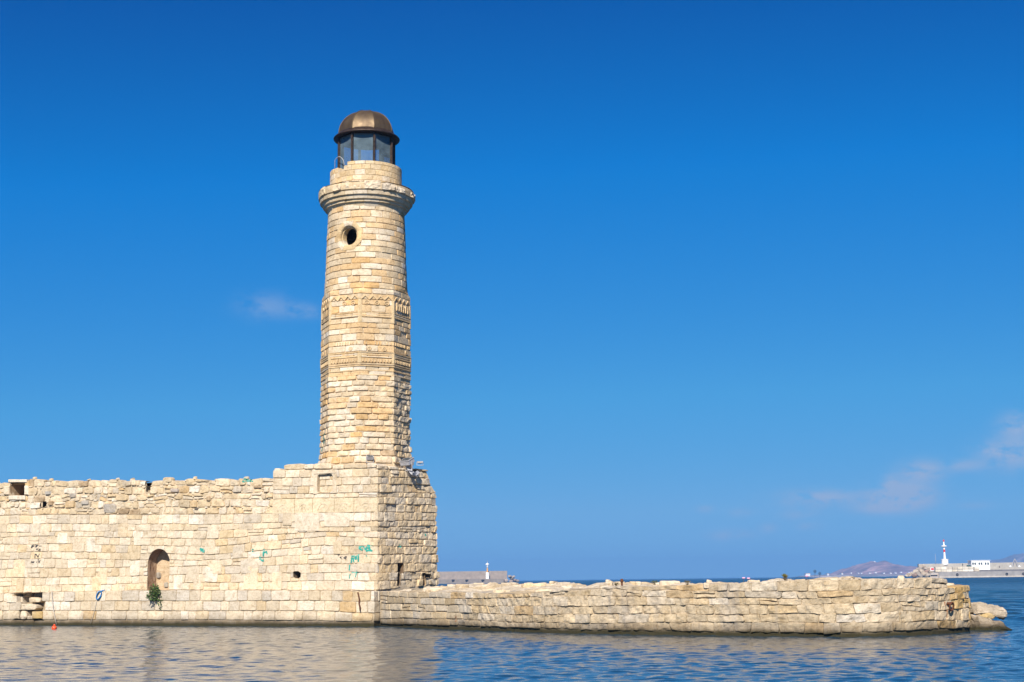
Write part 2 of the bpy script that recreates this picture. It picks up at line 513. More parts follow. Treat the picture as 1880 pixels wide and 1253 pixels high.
    def cap(s, P, u0, u1, v, d0, d1, c, res=0.3, amp=0.03):
        us = np.arange(u0, u1 + res, res); us[-1] = u1
        ds = np.linspace(d1, d0, 8)[:, None]
        U = np.tile(us, (8, 1)); D = np.tile(ds, (1, len(us)))
        Vv = v(U) if callable(v) else U * 0 + v
        Vv = Vv + amp * fbm(np.stack([U, D, U * 0], -1), 1.5, 3, 6)
        V = P(U, Vv, D).reshape(-1, 3)
        idx = np.arange(U.size).reshape(U.shape)
        F = np.stack([idx[:-1, :-1], idx[1:, :-1], idx[1:, 1:], idx[:-1, 1:]], -1).reshape(-1, 4)
        s.push(V, F, np.asarray(c) * (1 + 0.15 * vnoise(V, 2, 8))[:, None])
    def reveal(s, P, hl, depth, c, cb=None, d0=-0.005, splay=0.0, back=True, amp=0.015):
        L = hl.loop(); n = len(L)
        u = np.array([p[0] for p in L]); v = np.array([p[1] for p in L])
        k = max(2, int(depth / 0.1)); rows = []
        for i in range(k + 1):
            f = i / k; sc = 1 - splay * f
            uu = hl.uc + (u - hl.uc) * sc; vc = (hl.v0 + hl.v1) / 2; vv = vc + (v - vc) * sc
            nz = amp * vnoise(np.stack([u, v, u * 0 + i], -1), 6, 3) * (f > 0)
            rows.append(P(uu + nz, vv + nz, np.full(n, d0 - depth * f)))
        V = np.concatenate(rows); F = []
        for i in range(k):
            for j in range(n):
                q = (j + 1) % n
                F.append((i * n + j, (i + 1) * n + j, (i + 1) * n + q, i * n + q))
        s.push(V, np.array(F), np.asarray(c) * (1 + 0.25 * vnoise(V, 5, 2))[:, None])
        if back:
            a = rows[-1]; cen = a.mean(0)
            rings = [a, cen + (a - cen) * 0.66, cen + (a - cen) * 0.33, cen + (a - cen) * 0.02]
            for r in rings[1:]:
                r += 0.03 * vnoise(r, 3, 5)[:, None]
            V = np.concatenate(rings); F = []
            for i in range(3):
                for j in range(n):
                    q = (j + 1) % n
                    F.append((i * n + j, (i + 1) * n + j, (i + 1) * n + q, i * n + q))
            s.push(V, np.array(F), np.asarray(cb if cb is not None else c) * (1 + 0.2 * vnoise(V, 4, 4))[:, None])
    def build(s, name, mat, parent=None, origin=None, smooth=False):
        return mesh(name, np.concatenate(s.V), np.concatenate(s.F), mat, parent, np.concatenate(s.C), smooth, origin)

PALE = (0.62, 0.545, 0.435); CREAM = (0.60, 0.515, 0.39); WHITE = (0.67, 0.61, 0.52); WARM = (0.58, 0.475, 0.325)
OCHRE = (0.55, 0.41, 0.24); GREY = (0.53, 0.475, 0.395); BROWN = (0.38, 0.285, 0.185); TAN = (0.53, 0.44, 0.31)
MORTAR = (0.52, 0.44, 0.33)
def pick(rg, tab):
    x = rg.random() * sum(w for _, w in tab)
    for c, w in tab:
        x -= w
        if x <= 0: break
    k = rg.uniform(0.90, 1.10); t = rg.uniform(-0.03, 0.03)
    return (min(0.8, c[0] * k * (1 + t)), min(0.78, c[1] * k), min(0.72, c[2] * k * (1 - t * 2)))
WALLTAB = [(PALE, 44), (CREAM, 28), (WHITE, 14), (WARM, 8), (OCHRE, 1.5), (GREY, 7)]
TWARM = (0.60, 0.445, 0.265); TORANGE = (0.58, 0.395, 0.195)
TOWERTAB = [(TWARM, 36), (CREAM, 22), (PALE, 12), (WHITE, 6), (TAN, 8), (TORANGE, 7), (GREY, 2)]
RUBTAB = [(PALE, 22), (CREAM, 30), (WARM, 22), (WHITE, 10), (TAN, 12), (OCHRE, 5), (GREY, 5), (BROWN, 3)]
MOLETAB = [(CREAM, 26), (PALE, 10), (GREY, 12), (TAN, 26), (WARM, 20), (WHITE, 2), (OCHRE, 3)]

def lines_fn(path, cols, d=0.0, wob=0.012, seed=0, off_end=True):
    """course lines from a few columns of picture heights; returns functions of u, bottom first"""
    out = []
    m = len(cols[0][1])
    pts = []
    for px, ys in cols:
        q = [path.uv(px, y, d) for y in ys]
        pts.append(q)
    for i in range(m):
        us = np.array([p[i][0] for p in pts]); vs = np.array([p[i][1] for p in pts])
        def f(u, us=us, vs=vs, i=i):
            return np.interp(u, us, vs) + wob * n1(np.asarray(u) * 0.9 + i * 17.3, seed)
        out.append(f)
    return out

def split(u0, u1, wmin, wmax, rg, prev=()):
    us = [u0]
    while us[-1] < u1:
        w = rg.uniform(wmin, wmax)
        for _ in range(6):
            if any(abs(us[-1] + w - p) < 0.12 for p in prev): w = rg.uniform(wmin, wmax)
        us.append(us[-1] + w)
    if u1 - us[-2] < wmin * 0.6: us.pop(-2)
    us[-1] = u1
    return us

def courses(lines, u0, u1, wmin, wmax, rg, tilt=0.025, vj=0.012, p_half=0.06):
    """rows of quads between successive course lines"""
    prev = ()
    out = []
    for i in range(len(lines) - 1):
        lo, hi = lines[i], lines[i + 1]
        us = split(u0, u1, wmin, wmax, rg, prev); prev = us
        ub = [u + (rg.uniform(-tilt, tilt) if 0 < k < len(us) - 1 else 0) for k, u in enumerate(us)]
        ut = [u + (rg.uniform(-tilt, tilt) if 0 < k < len(us) - 1 else 0) for k, u in enumerate(us)]
        for k in range(len(us) - 1):
            q = [(ub[k], float(lo(ub[k]))), (ub[k+1], float(lo(ub[k+1]))), (ut[k+1], float(hi(ut[k+1]))), (ut[k], float(hi(ut[k])))]
            q = [(a, b + rg.uniform(-vj, vj)) for a, b in q]
            if rg.random() < p_half:
                m0 = ((q[0][0]+q[3][0])/2, (q[0][1]+q[3][1])/2 + rg.uniform(-.04, .04)); m1 = ((q[1][0]+q[2][0])/2, (q[1][1]+q[2][1])/2 + rg.uniform(-.04, .04))
                out.append((i, [q[0], q[1], m1, m0])); out.append((i, [m0, m1, q[2], q[3]]))
            else:
                out.append((i, q))
    return out

def qc(q): return sum(p[0] for p in q) / 4, sum(p[1] for p in q) / 4

# ------------------------------------------------------------------ plan of the place
pA = hit_z(0, 1148.8); pB = hit_z(655, 1151.0)
dirW = (pB - pA)[:2]; dirW /= np.linalg.norm(dirW); norW = np.array([dirW[1], -dirW[0]])
pA2 = pA[:2] - dirW * 16
pC = pB[:2] + dirW * 0.75 - norW * 0.22
LEDGE = Path([pA2, pB[:2], pC, pC - norW * 1.5])
SET = 0.55
wallA = pA2 - norW * SET
# the pedestal corner seen at x=693
_tmp = Path([wallA, wallA + dirW * 60])
uK, _ = _tmp.uv(693, 1083)
K = wallA + dirW * uK
Lp = 4.8
PED_W = 5.45
WALL = Path([wallA, K])
uPed = WALL.uv(499, 1000)[0]

SKEW = R(11)                 # the right face opens a little towards the viewer
_sn = math.atan2(-norW[0], -norW[1]) + SKEW
sdirW = np.array([math.sin(_sn), math.cos(_sn)]); snW = np.array([sdirW[1], -sdirW[0]])
class PedPath:
    """closed plan of the pedestal: front face, right face, back, left; the far end steps in towards the top"""
    def __init__(s):
        s.W = uK - uPed
        s.corners = [uK, uK + Lp, uK + Lp + s.W]
        q = [(1078, 805), (1000, 803), (905, 800), (888, 789), (866, 785), (848, 778)]
        zs, ls = [], []
        for y, x in q:
            l = 4.5
            for _ in range(14):
                c = K + sdirW * l
                z = z_at(c[0], c[1], y); X, _y = proj(np.array([c[0], c[1], z]))
                l += (x - X) * 0.03
            zs.append(z); ls.append(l)
        s.zs, s.ls = np.array(zs), np.array(ls)
    def __call__(s, u, v, d):
        u = np.asarray(u, float); v = np.asarray(v, float) + u * 0; d = np.asarray(d, float) + u * 0
        L = np.interp(v, s.zs, s.ls)
        f = u <= uK
        r = (u > uK) & (u <= uK + Lp); b = (u > uK + Lp) & (u <= uK + Lp + s.W); l = u > uK + Lp + s.W
        a = np.where(f, u - uK, np.where(r, 0, np.where(b, -(u - uK - Lp), -s.W)))
        w = np.where(f, 0, np.where(r, (u - uK) / Lp * L, np.where(b, L, L * (1 - np.clip((u - uK - Lp - s.W) / Lp, 0, 1)))))
        n = np.where(f[..., None], norW, np.where(r[..., None], snW, np.where(b[..., None], -norW, -snW)))
        ns = [norW, snW, -norW, -snW]
        for k, cu in enumerate(s.corners):
            m = np.abs(u - cu) < 1e-5
            n[m] = (ns[k] + ns[k + 1]) / (1 + ns[k] @ ns[k + 1])
        xy = K + dirW * a[..., None] + sdirW * w[..., None] + n * d[..., None]
        return np.concatenate([xy, v[..., None]], -1)
    def uv(s, px, py, d=0.0):
        us = np.linspace(uPed - 2, uK + Lp, 3000); z = 3.0
        for _ in range(4):
            P = s(us, us * 0 + z, d); X, _y = proj(P)
            u = np.interp(px, X, us); q = s(np.array([u]), np.array([z]), d)[0]
            z = z_at(q[0], q[1], py)
        return float(u), float(z)
PED = PedPath()

# ------------------------------------------------------------------ HARBOUR WALL
wall = thing('harbour_wall', 'long cream stone harbour wall with rubble parapet running left from the lighthouse', 'wall', (*(K - dirW * 12), 0.0))
low_cols = [(0, [1090, 1077, 1062, 1045, 1028, 1015, 1000, 987, 978, 962, 946.5]),
            (75, [1087.5, 1074.7, 1060.7, 1044, 1026, 1013.4, 998.6, 985, 977, 961.6, 945.8]),
            (230, [1084, 1072, 1058, 1042, 1028, 1016, 1001, 987, 975.5, 962.5, 945.5]),
            (385, [1083.7, 1069.6, 1054, 1040, 1029, 1018.6, 1004.5, 990.5, 975, 963.6, 945]),
            (590, [1084, 1067, 1052, 1036, 1018, 1001.6, 985, 976, 968, 957, 942]),
            (690, [1084, 1067, 1052, 1035, 1018, 1003, 988, 976, 967, 957, 940.5])]
LOW = lines_fn(WALL, low_cols, wob=0.03)
par_cols = [(0, [947, 934, 922, 910, 898, 886]), (80, [946, 934, 922, 909, 895, 881]), (250, [945.5, 933, 920, 908, 894, 882]), (390, [945, 931, 918, 905, 892, 880]), (500, [945, 931, 918, 905, 892, 880])]
PARL = lines_fn(WALL, par_cols, d=-0.07, wob=0.05, seed=4)

niche = Hole('arch', WALL.uv(271, 1050)[0], WALL.uv(311, 1050)[0], WALL.uv(290, 1084)[1] - 0.02, WALL.uv(290, 1008)[1])
embr = Hole('rect', WALL.uv(17, 898)[0], WALL.uv(45, 898)[0], WALL.uv(30, 910)[1], WALL.uv(30, 886.5)[1])
putlog = Hole('rect', WALL.uv(73, 925)[0], WALL.uv(83.5, 925)[0], WALL.uv(78, 931)[1], WALL.uv(78, 921)[1])
slot = Hole('rect', WALL.uv(266, 895)[0], WALL.uv(276, 895)[0], WALL.uv(271, 906)[1], WALL.uv(271, 860)[1])
uv_h = WALL.uv(545, 1055)
tri = Hole('rect', WALL.uv(538, 1055)[0], WALL.uv(552, 1055)[0], WALL.uv(545, 1062.5)[1], WALL.uv(545, 1049)[1])

rg = random.Random(5)
mw = Masonry(); mp = Masonry()            # wall and pedestal share their lower courses
WRAP = PED
quads = courses(LOW, 0.0, uK, 0.42, 1.0, rg, p_half=0.05)
# right face continues the same courses round the corner
rf_cols = [(694, [1083.5, 1067, 1052, 1035, 1018, 1003, 988, 976, 967, 957, 940.5]),
           (803, [1075, 1063, 1050, 1034, 1018, 1004, 991, 977, 966, 957, 941])]
RFL = lines_fn(PED, rf_cols, wob=0.03, seed=2)
def joinlines(a, b, uc):
    return [lambda u, f=f, g=g: np.where(np.asarray(u) <= uc, f(u), g(u)) for f, g in zip(a, b)]
LOWALL = joinlines(LOW, RFL, uK)

void_r = [Hole('rect', PED.uv(730, 1043)[0], PED.uv(741, 1043)[0], PED.uv(735, 1053)[1], PED.uv(735, 1034)[1]),
          Hole('rect', PED.uv(729, 1064)[0], PED.uv(736, 1064)[0], PED.uv(733, 1077)[1], PED.uv(733, 1051)[1]),
          Hole('rect', PED.uv(775, 1065)[0], PED.uv(781, 1065)[0], PED.uv(778, 1076)[1], PED.uv(778, 1052)[1]),
          Hole('rect', PED.uv(780, 1056)[0], PED.uv(792, 1056)[0], PED.uv(786, 1061)[1], PED.uv(786, 1054)[1])]
rg = random.Random(8)
quads = courses(LOWALL, 0.0, uK + Lp + PED.W, 0.38, 1.0, rg, tilt=0.045, vj=0.02, p_half=0.08)
for n_, (i, q) in enumerate(quads):
    uc, vc = qc(q)
    c = pick(rg, WALLTAB)
    if uc < uPed:
        mw.stone(WALL, q, c, off=rg.uniform(-0.010, 0.012), bulge=0.008, bevel=0.045, bw=0.030, gap=0.0075, amp=0.012, skirt=0.25,
                 holes=[niche], seed=n_, rnd_=rg.uniform(0.05, 0.5))
    elif uc < uK - 0.3:
        mp.stone(PED, q, c, off=rg.uniform(-0.010, 0.014), bulge=0.008, bevel=0.045, bw=0.030, gap=0.0075, amp=0.012, skirt=0.3,
                 holes=[tri], seed=n_, rnd_=rg.uniform(0.05, 0.4))
    else:
        c = pick(rg, [(CREAM, 25), (GREY, 10), (TAN, 22), (PALE, 12), (WARM, 28), (OCHRE, 3)])
        mp.stone(PED, q, c, off=rg.uniform(-0.03, 0.05) if uc > uK + 0.4 else rg.uniform(-0.01, 0.02), bulge=0.015, bevel=0.06, bw=0.045, gap=0.008, amp=0.03, freq=4.5, skirt=0.35,
                 holes=void_r, seed=n_, rnd_=rg.uniform(0.1, 0.5), wob=0.014, res=0.075)
# taller blocks breaking the courses
rg = random.Random(52)
for k in range(30):
    u0_ = rg.uniform(WALL.uv(4, 1000)[0], uPed - 1.2); i = rg.randrange(0, len(LOW) - 3); w_ = rg.uniform(.45, .85)
    if niche.u0 - w_ - .1 < u0_ < niche.u1 + .1: continue
    u1_ = u0_ + w_
    mw.stone(WALL, [(u0_, float(LOW[i](u0_))), (u1_, float(LOW[i](u1_))), (u1_ + rg.uniform(-.03, .03), float(LOW[i + 2](u1_)) + rg.uniform(-.08, .03)), (u0_ + rg.uniform(-.03, .03), float(LOW[i + 2](u0_)) + rg.uniform(-.08, .03))],
             pick(rg, WALLTAB), off=0.024, bulge=0.008, bevel=0.05, bw=0.03, gap=0.004, amp=0.012, skirt=0.12, rnd_=0.3, seed=k + 40)
# parapet of rubble
rg = random.Random(21)
prow = courses(PARL, 0.0, uPed + 0.02, 0.22, 0.85, rg, tilt=0.07, vj=0.045, p_half=0.16)
PARP = lambda u, v, d: WALL(u, v, np.asarray(d) - 0.07)
pm = Masonry()
for n_, (i, q) in enumerate(prow):
    uc, vc = qc(q)
    sm = (q[1][0] - q[0][0]) < 0.34
    if i == len(PARL) - 2:
        k = rg.uniform(-0.09, 0.06); q = [q[0], q[1], (q[2][0], q[2][1] + k), (q[3][0], q[3][1] + k + rg.uniform(-.02, .02))]
    c = pick(rg, RUBTAB)
    pm.stone(PARP, q, c, off=rg.uniform(-0.02, 0.05), bulge=0.03, bevel=0.07, bw=0.06, gap=rg.uniform(0.006, 0.028), amp=0.022, freq=5,
             skirt=0.5, holes=[embr, putlog, slot], seed=n_ + 900, rnd_=rg.uniform(0.5, 1.0), wob=0.02, res=0.07, cvar=0.1)
    # small packing stones in the wide joints
    if rg.random() < 0.8:
        a = q[rg.randrange(4)]; w = rg.uniform(0.06, 0.15); h = rg.uniform(0.05, 0.10)
        pm.stone(PARP, [(a[0]-w, a[1]-h), (a[0]+w, a[1]-h*rg.uniform(.6, 1)), (a[0]+w*rg.uniform(.6, 1), a[1]+h), (a[0]-w, a[1]+h*rg.uniform(.6, 1))], pick(rg, RUBTAB),
                 off=0.01, bulge=0.03, bevel=0.06, bw=0.05, gap=0.0, amp=0.01, skirt=0.1, rnd_=1.0, holes=[embr, putlog, slot], seed=n_, res=0.07)
pm.sheet(PARP, 0, uPed, PARL[0], lambda u: PARL[-1](u) - 0.12, -0.028, MORTAR, 0.12, [embr, putlog, slot], amp=0.02)
# lintel and jamb stones of the gun port, small square hole with its inner shade put in as dark colour
q0 = lambda x0, x1, y0, y1, P=WALL: [P.uv(x0, y1), P.uv(x1, y1), P.uv(x1, y0), P.uv(x0, y0)]
pm.stone(WALL, q0(15, 49, 880.5, 886.5), WHITE, off=0.02, skirt=1.0, bulge=0.01, seed=3)
pm.stone(WALL, q0(16, 46, 910, 918.5), WHITE, off=0.03, skirt=0.4, bulge=0.02, seed=4)
pm.stone(WALL, q0(44.5, 52, 892, 909), WHITE, off=0.02, skirt=0.4, bulge=0.01, seed=5)
pm.stone(WALL, q0(6.5, 17, 893, 909), PALE, off=0.02, skirt=0.4, bulge=0.01, seed=6)
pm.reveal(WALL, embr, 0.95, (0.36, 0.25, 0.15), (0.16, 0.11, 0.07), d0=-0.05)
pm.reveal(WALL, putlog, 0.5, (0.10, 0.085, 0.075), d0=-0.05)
for x0, x1, y0, y1, cc in ((189, 213, 924, 943, (.36, .34, .32)), (81, 93, 901, 909.5, (.40, .39, .38)), (312, 327, 896, 905, (.37, .34, .36)),
                           (127, 140, 905, 915, (.36, .33, .30)), (148, 163, 918, 928, (.38, .37, .36)), (88, 97, 919, 929, BROWN),
                           (298, 316, 876, 887, TAN), (378, 386, 911, 921, BROWN), (356, 365, 932, 938, (.12, .11, .10))):
    pm.stone(WALL, q0(x0, x1, y0, y1), cc, off=0.0, bulge=0.05, bevel=0.09, bw=0.08, skirt=0.2, rnd_=0.9, seed=int(x0), amp=0.02)

def topw(u): return PARL[-1](u) - 0.12
WT = 1.7
mw.sheet(WALL, 0, uPed + 0.1, lambda u: LOW[0](u) - 0.3, lambda u: LOW[-1](u) + 0.03, -0.036, MORTAR, 0.10, [niche], amp=0.014)
mw.cap(WALL, 0, uPed, lambda u: topw(u) - 0.02, -0.09, -WT, TAN)
mw.cap(WALL, 0, uPed, lambda u: LOW[-1](u) + 0.02, -0.0, -0.2, MORTAR, amp=0.01)
# back and end of the wall
for (a, b) in ((0.0, 12.0), (12.0, uPed)):
    pass
mw.sheet(lambda u, v, d: WALL(uPed - np.asarray(u), v, -WT - np.asarray(d)), 0, uPed, lambda u: u * 0 - 0.3, lambda u: topw(uPed - u) + 0.05, 0.0, TAN, 0.3, amp=0.06)
EP = Path([wallA - norW * WT, wallA])
mw.sheet(EP, 0, WT, lambda u: u * 0 - 0.3, lambda u: u * 0 + float(topw(0.0)) + 0.05, 0.0, TAN, 0.3, amp=0.05)
wall_face = mw.build('ashlar_face', M_STONE, wall)
parapet = pm.build('parapet', M_ROUGH, wall)
parapet['label'] = 'rough rubble parapet of mixed small stones'
# arched niche
nm = Masonry()
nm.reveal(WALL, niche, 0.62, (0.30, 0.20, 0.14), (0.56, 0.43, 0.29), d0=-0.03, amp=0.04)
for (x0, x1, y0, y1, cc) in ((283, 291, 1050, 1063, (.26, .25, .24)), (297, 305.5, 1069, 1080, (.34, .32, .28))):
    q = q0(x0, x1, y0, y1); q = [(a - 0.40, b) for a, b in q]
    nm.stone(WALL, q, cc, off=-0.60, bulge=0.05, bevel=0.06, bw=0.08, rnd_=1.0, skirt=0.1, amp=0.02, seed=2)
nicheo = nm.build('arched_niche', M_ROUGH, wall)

# ------------------------------------------------------------------ LEDGE
led_cols = [(0, [1160, 1138.6, 1121.5, 1105.5, 1090]), (75, [1160, 1138.6, 1121.5, 1104.5, 1087.5]), (230, [1160, 1138.6, 1121.8, 1104, 1084]), (385, [1160, 1138.6, 1122, 1104, 1084]),
            (590, [1160, 1140, 1122, 1103, 1084.5]), (655, [1162, 1142, 1126, 1105, 1086])]
LED = lines_fn(LEDGE, led_cols, wob=0.010, seed=9)
rg = random.Random(33)
lm = Masonry()
uBl = LEDGE.u[1]
# the washed-out gap at the left
gx0, gx1 = LEDGE.uv(29, 1115)[0], LEDGE.uv(79, 1115)[0]
lrow = courses(LED, 0.0, LEDGE.u[-1], 0.45, 1.05, rg, tilt=0.02, vj=0.01, p_half=0.0)
gap_holes = []
for n_, (i, q) in enumerate(lrow):
    uc, vc = qc(q)
    if gx0 < uc < gx1 and i >= 1: continue
    c = pick(rg, [(PALE, 34), (CREAM, 16), (WHITE, 16), (GREY, 28), (WARM, 4), (OCHRE, 2)]); c = tuple(x * 0.94 for x in c)
    if i == 0: c = pick(rg, [(GREY, 3), (TAN, 3)]); c = tuple(x * 0.52 for x in c)
    lm.stone(LEDGE, q, c, off=rg.uniform(-0.015, 0.02) - (0.03 if i == 0 else 0), bulge=0.014, bevel=0.055, bw=0.04, gap=0.008, amp=0.012, skirt=0.4,
             seed=n_ + 70, rnd_=rg.uniform(0.05, 0.5))
Q = lambda x0, x1, y0, y1: [LEDGE.uv(x0, y1), LEDGE.uv(x1, y1), LEDGE.uv(x1, y0), LEDGE.uv(x0, y0)]
lm.stone(LEDGE, Q(13, 31, 1095, 1107.5), WHITE, off=0.05, skirt=0.6, seed=1)
lm.stone(LEDGE, Q(31, 34, 1095, 1107.5), GREY, off=-0.25, skirt=0.5, seed=2)
lm.stone(LEDGE, Q(46, 68, 1097, 1107), CREAM, off=-0.22, skirt=0.4, bulge=0.08, rnd_=0.9, amp=0.05, seed=3)
lm.stone(LEDGE, Q(30, 47, 1089, 1097), BROWN, off=-0.42, skirt=0.3, bulge=0.05, rnd_=0.9, amp=0.05, seed=4)
lm.stone(LEDGE, Q(22, 64, 1109, 1121), PALE, off=-0.06, skirt=0.5, bulge=0.05, rnd_=0.8, amp=0.05, seed=5)
lm.stone(LEDGE, Q(15, 34, 1121, 1137), CREAM, off=0.0, skirt=0.4, seed=6)
lm.stone(LEDGE, Q(35, 47, 1122, 1138), PALE, off=-0.08, skirt=0.4, bulge=0.04, rnd_=0.8, amp=0.04, seed=7)
lm.stone(LEDGE, Q(47, 62, 1131, 1138), PALE, off=-0.05, skirt=0.4, bulge=0.04, rnd_=0.8, amp=0.04, seed=8)
lm.stone(LEDGE, Q(61, 79, 1123, 1136.5), (0.50, 0.36, 0.15), off=0.10, skirt=0.6, seed=9)
def led_d(u, v): return np.where((u > gx0 - .1) & (u < gx1 + .1) & (v > 0.2), -0.55, 0.0)
lm.sheet(LEDGE, 0, LEDGE.u[-1], lambda u: LED[0](u) - 0.5, lambda u: LED[-1](u) - 0.02, -0.035, (0.36, 0.30, 0.22), 0.12, amp=0.014, d_fn=led_d)
lm.cap(LEDGE, 0, uBl + 0.5, lambda u: LED[-1](u) - 0.015, -0.02, -0.75, PALE, amp=0.02)
ledge = lm.build('quay_ledge', M_QUAY, wall)

# ------------------------------------------------------------------ LIGHTHOUSE
ped_c = K - dirW * (PED.W / 2) + sdirW * (Lp / 2)
TC = ped_c.copy()
for _ in range(6):
    X, _y = proj(np.array([TC[0], TC[1], 10.0])); TC = TC + dirW * (671 - X) * 0.025
house = thing('lighthouse', 'tall weathered stone lighthouse with bronze dome on a square stone base', 'lighthouse', (TC[0], TC[1], 0.0))

def tz(y): return z_at(TC[0], TC[1], y)
def tdepth(z): return (np.array([TC[0], TC[1], z]) - CAM) @ FWD
def trad(rpx, y): return rpx * tdepth(tz(y)) / FPX
tocam = -TC / np.linalg.norm(TC); CAMANG = math.atan2(tocam[1], tocam[0])   # theta 0 faces the camera

# pedestal upper courses
up_cols_f = [(499, [945, 929, 917, 907, 893, 878, 864]), (590, [942, 927, 915, 906.6, 893, 877, 862]), (692, [940.5, 926, 913, 904, 889, 876, 862])]
up_cols_r = [(694, [940.5, 926, 913, 904, 889, 876, 862]), (778, [941, 927, 914, 905, 891, 878, 866])]
UPF = joinlines(lines_fn(PED, up_cols_f, wob=0.008, seed=12), lines_fn(PED, up_cols_r, wob=0.008, seed=13), uK)
panel = Hole('rect', PED.uv(583, 888)[0], PED.uv(611, 888)[0], PED.uv(597, 905)[1], PED.uv(597, 871)[1])
rg = random.Random(14)
frieze_end = uK - 0.02
fr = [uPed, PED.uv(541, 928)[0], PED.uv(574, 928)[0], PED.uv(614, 928)[0], PED.uv(650, 928)[0], uK]
upq = courses(UPF, uPed, uK + Lp + PED.W, 0.40, 1.0, rg, p_half=0.05)
for n_, (i, q) in enumerate(upq):
    uc, vc = qc(q)
    if i < 2 and uc < uK + 0.05:
        continue
    side = uc > uK
    c = pick(rg, [(CREAM, 25), (GREY, 10), (TAN, 22), (PALE, 12), (WARM, 28), (OCHRE, 3)] if side else [(PALE, 40), (CREAM, 28), (WHITE, 16), (WARM, 10), (GREY, 5)])
    if i < 2: q = [(max(a, uK), b) for a, b in q]
    mp.stone(PED, q, c, off=rg.uniform(-0.03, 0.06) if side else rg.uniform(-0.012, 0.016), bulge=0.015 if side else 0.014, bevel=0.06 if side else 0.05,
             bw=0.045 if side else 0.035, gap=0.008 if side else 0.007, amp=0.032 if side else 0.012, skirt=0.4, holes=[panel], seed=n_ + 300,
             rnd_=rg.uniform(0.1, 0.5) if side else rg.uniform(0.05, 0.4))
for k in range(5):        # the carved frieze slabs
    a, b = fr[k], fr[k + 1]
    q = [(a, float(UPF[0](a))), (b, float(UPF[0](b - 1e-4))), (b, float(UPF[2](b - 1e-4))), (a, float(UPF[2](a)))]
    mp.stone(PED, q, (0.64, 0.55, 0.40), off=0.012, bulge=0.004, bevel=0.05, bw=0.03, gap=0.007, amp=0.006, skirt=0.3, seed=k, wob=0.004)
# top course, starting further right, and loose top stones
top_y0 = [(520, 853), (590, 850.5), (640, 851), (692, 850), ]
def topl(u):
    a = np.array([PED.uv(x, y)[0] for x, y in top_y0]); b = np.array([PED.uv(x, y)[1] for x, y in top_y0])
    return np.interp(u, a, b)
rg = random.Random(15)
us = split(PED.uv(520, 857)[0], uK + Lp + PED.W, 0.5, 1.2, rg)
for k in range(len(us) - 1):
    a, b = us[k], us[k + 1]
    j = rg.uniform(-0.05, 0.04)
    if (a + b) / 2 > uK: j -= 0.12
    q = [(a, float(UPF[-1](a))), (b, float(UPF[-1](b))), (b, float(topl(b)) + j), (a, float(topl(a)) + j + rg.uniform(-.04, .04))]
    mp.stone(PED, q, pick(rg, [(PALE, 3), (WHITE, 2), (CREAM, 2), (TAN, 1)]), off=rg.uniform(-0.06, 0.03), bulge=0.03, bevel=0.07, bw=0.06, amp=0.025, skirt=0.9, rnd_=0.7, seed=k + 50)
mp.stone(PED, [PED.uv(503, 869), PED.uv(514, 869), PED.uv(514, 860), PED.uv(503, 860)], WHITE, off=0.0, skirt=0.6, rnd_=0.4, seed=4)
u_end = uK + 2 * Lp + PED.W - 0.4
mp.sheet(PED, uPed, u_end, lambda u: u * 0 + 1.2, lambda u: topl(u) - 0.25, -0.038, MORTAR, 0.10, [panel, tri] + void_r, amp=0.014)
# flat top of the pedestal
zt = float(topl(uK)) - 0.25
tp = []
nn = 14
for i in range(nn):
    for j in range(nn):
        a, b = -PED.W * i / (nn - 1), np.interp(zt, PED.zs, PED.ls) * j / (nn - 1)
        p = K + dirW * a + sdirW * b
        tp.append((p[0], p[1], zt + 0.05 + 0.06 * rg.random()))
idx = np.arange(nn * nn).reshape(nn, nn)
mp.push(np.array(tp), np.stack([idx[:-1, :-1], idx[:-1, 1:], idx[1:, 1:], idx[1:, :-1]], -1).reshape(-1, 4), np.tile(PALE, (nn * nn, 1)))
mp.reveal(PED, tri, 0.6, (0.12, 0.085, 0.055), (0.04, 0.03, 0.02), d0=-0.04, splay=0.2)  # shade inside the hole is put into its dark colours
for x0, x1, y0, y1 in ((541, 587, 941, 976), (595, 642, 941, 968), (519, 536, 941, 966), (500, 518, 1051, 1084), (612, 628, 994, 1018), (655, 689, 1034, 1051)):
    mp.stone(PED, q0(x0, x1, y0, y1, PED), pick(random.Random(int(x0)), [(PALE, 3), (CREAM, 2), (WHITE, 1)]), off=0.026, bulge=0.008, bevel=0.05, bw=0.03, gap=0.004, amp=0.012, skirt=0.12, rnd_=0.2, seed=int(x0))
for v_ in void_r: mp.reveal(PED, v_, 0.9, (0.13, 0.085, 0.05), (0.03, 0.02, 0.015), d0=-0.02, amp=0.06)  # sides and backs coloured near black for the shade in the gaps
for x0, x1, y0, y1 in ((744, 760, 1036, 1052), (786, 800, 1064, 1075)):
    mp.stone(PED, q0(x0, x1, y0, y1, PED), WARM, off=-0.03, bulge=0.05, bevel=0.08, bw=0.08, rnd_=1.0, amp=0.04, seed=int(x0))
pedestal = mp.build('pedestal', M_STONE, house)
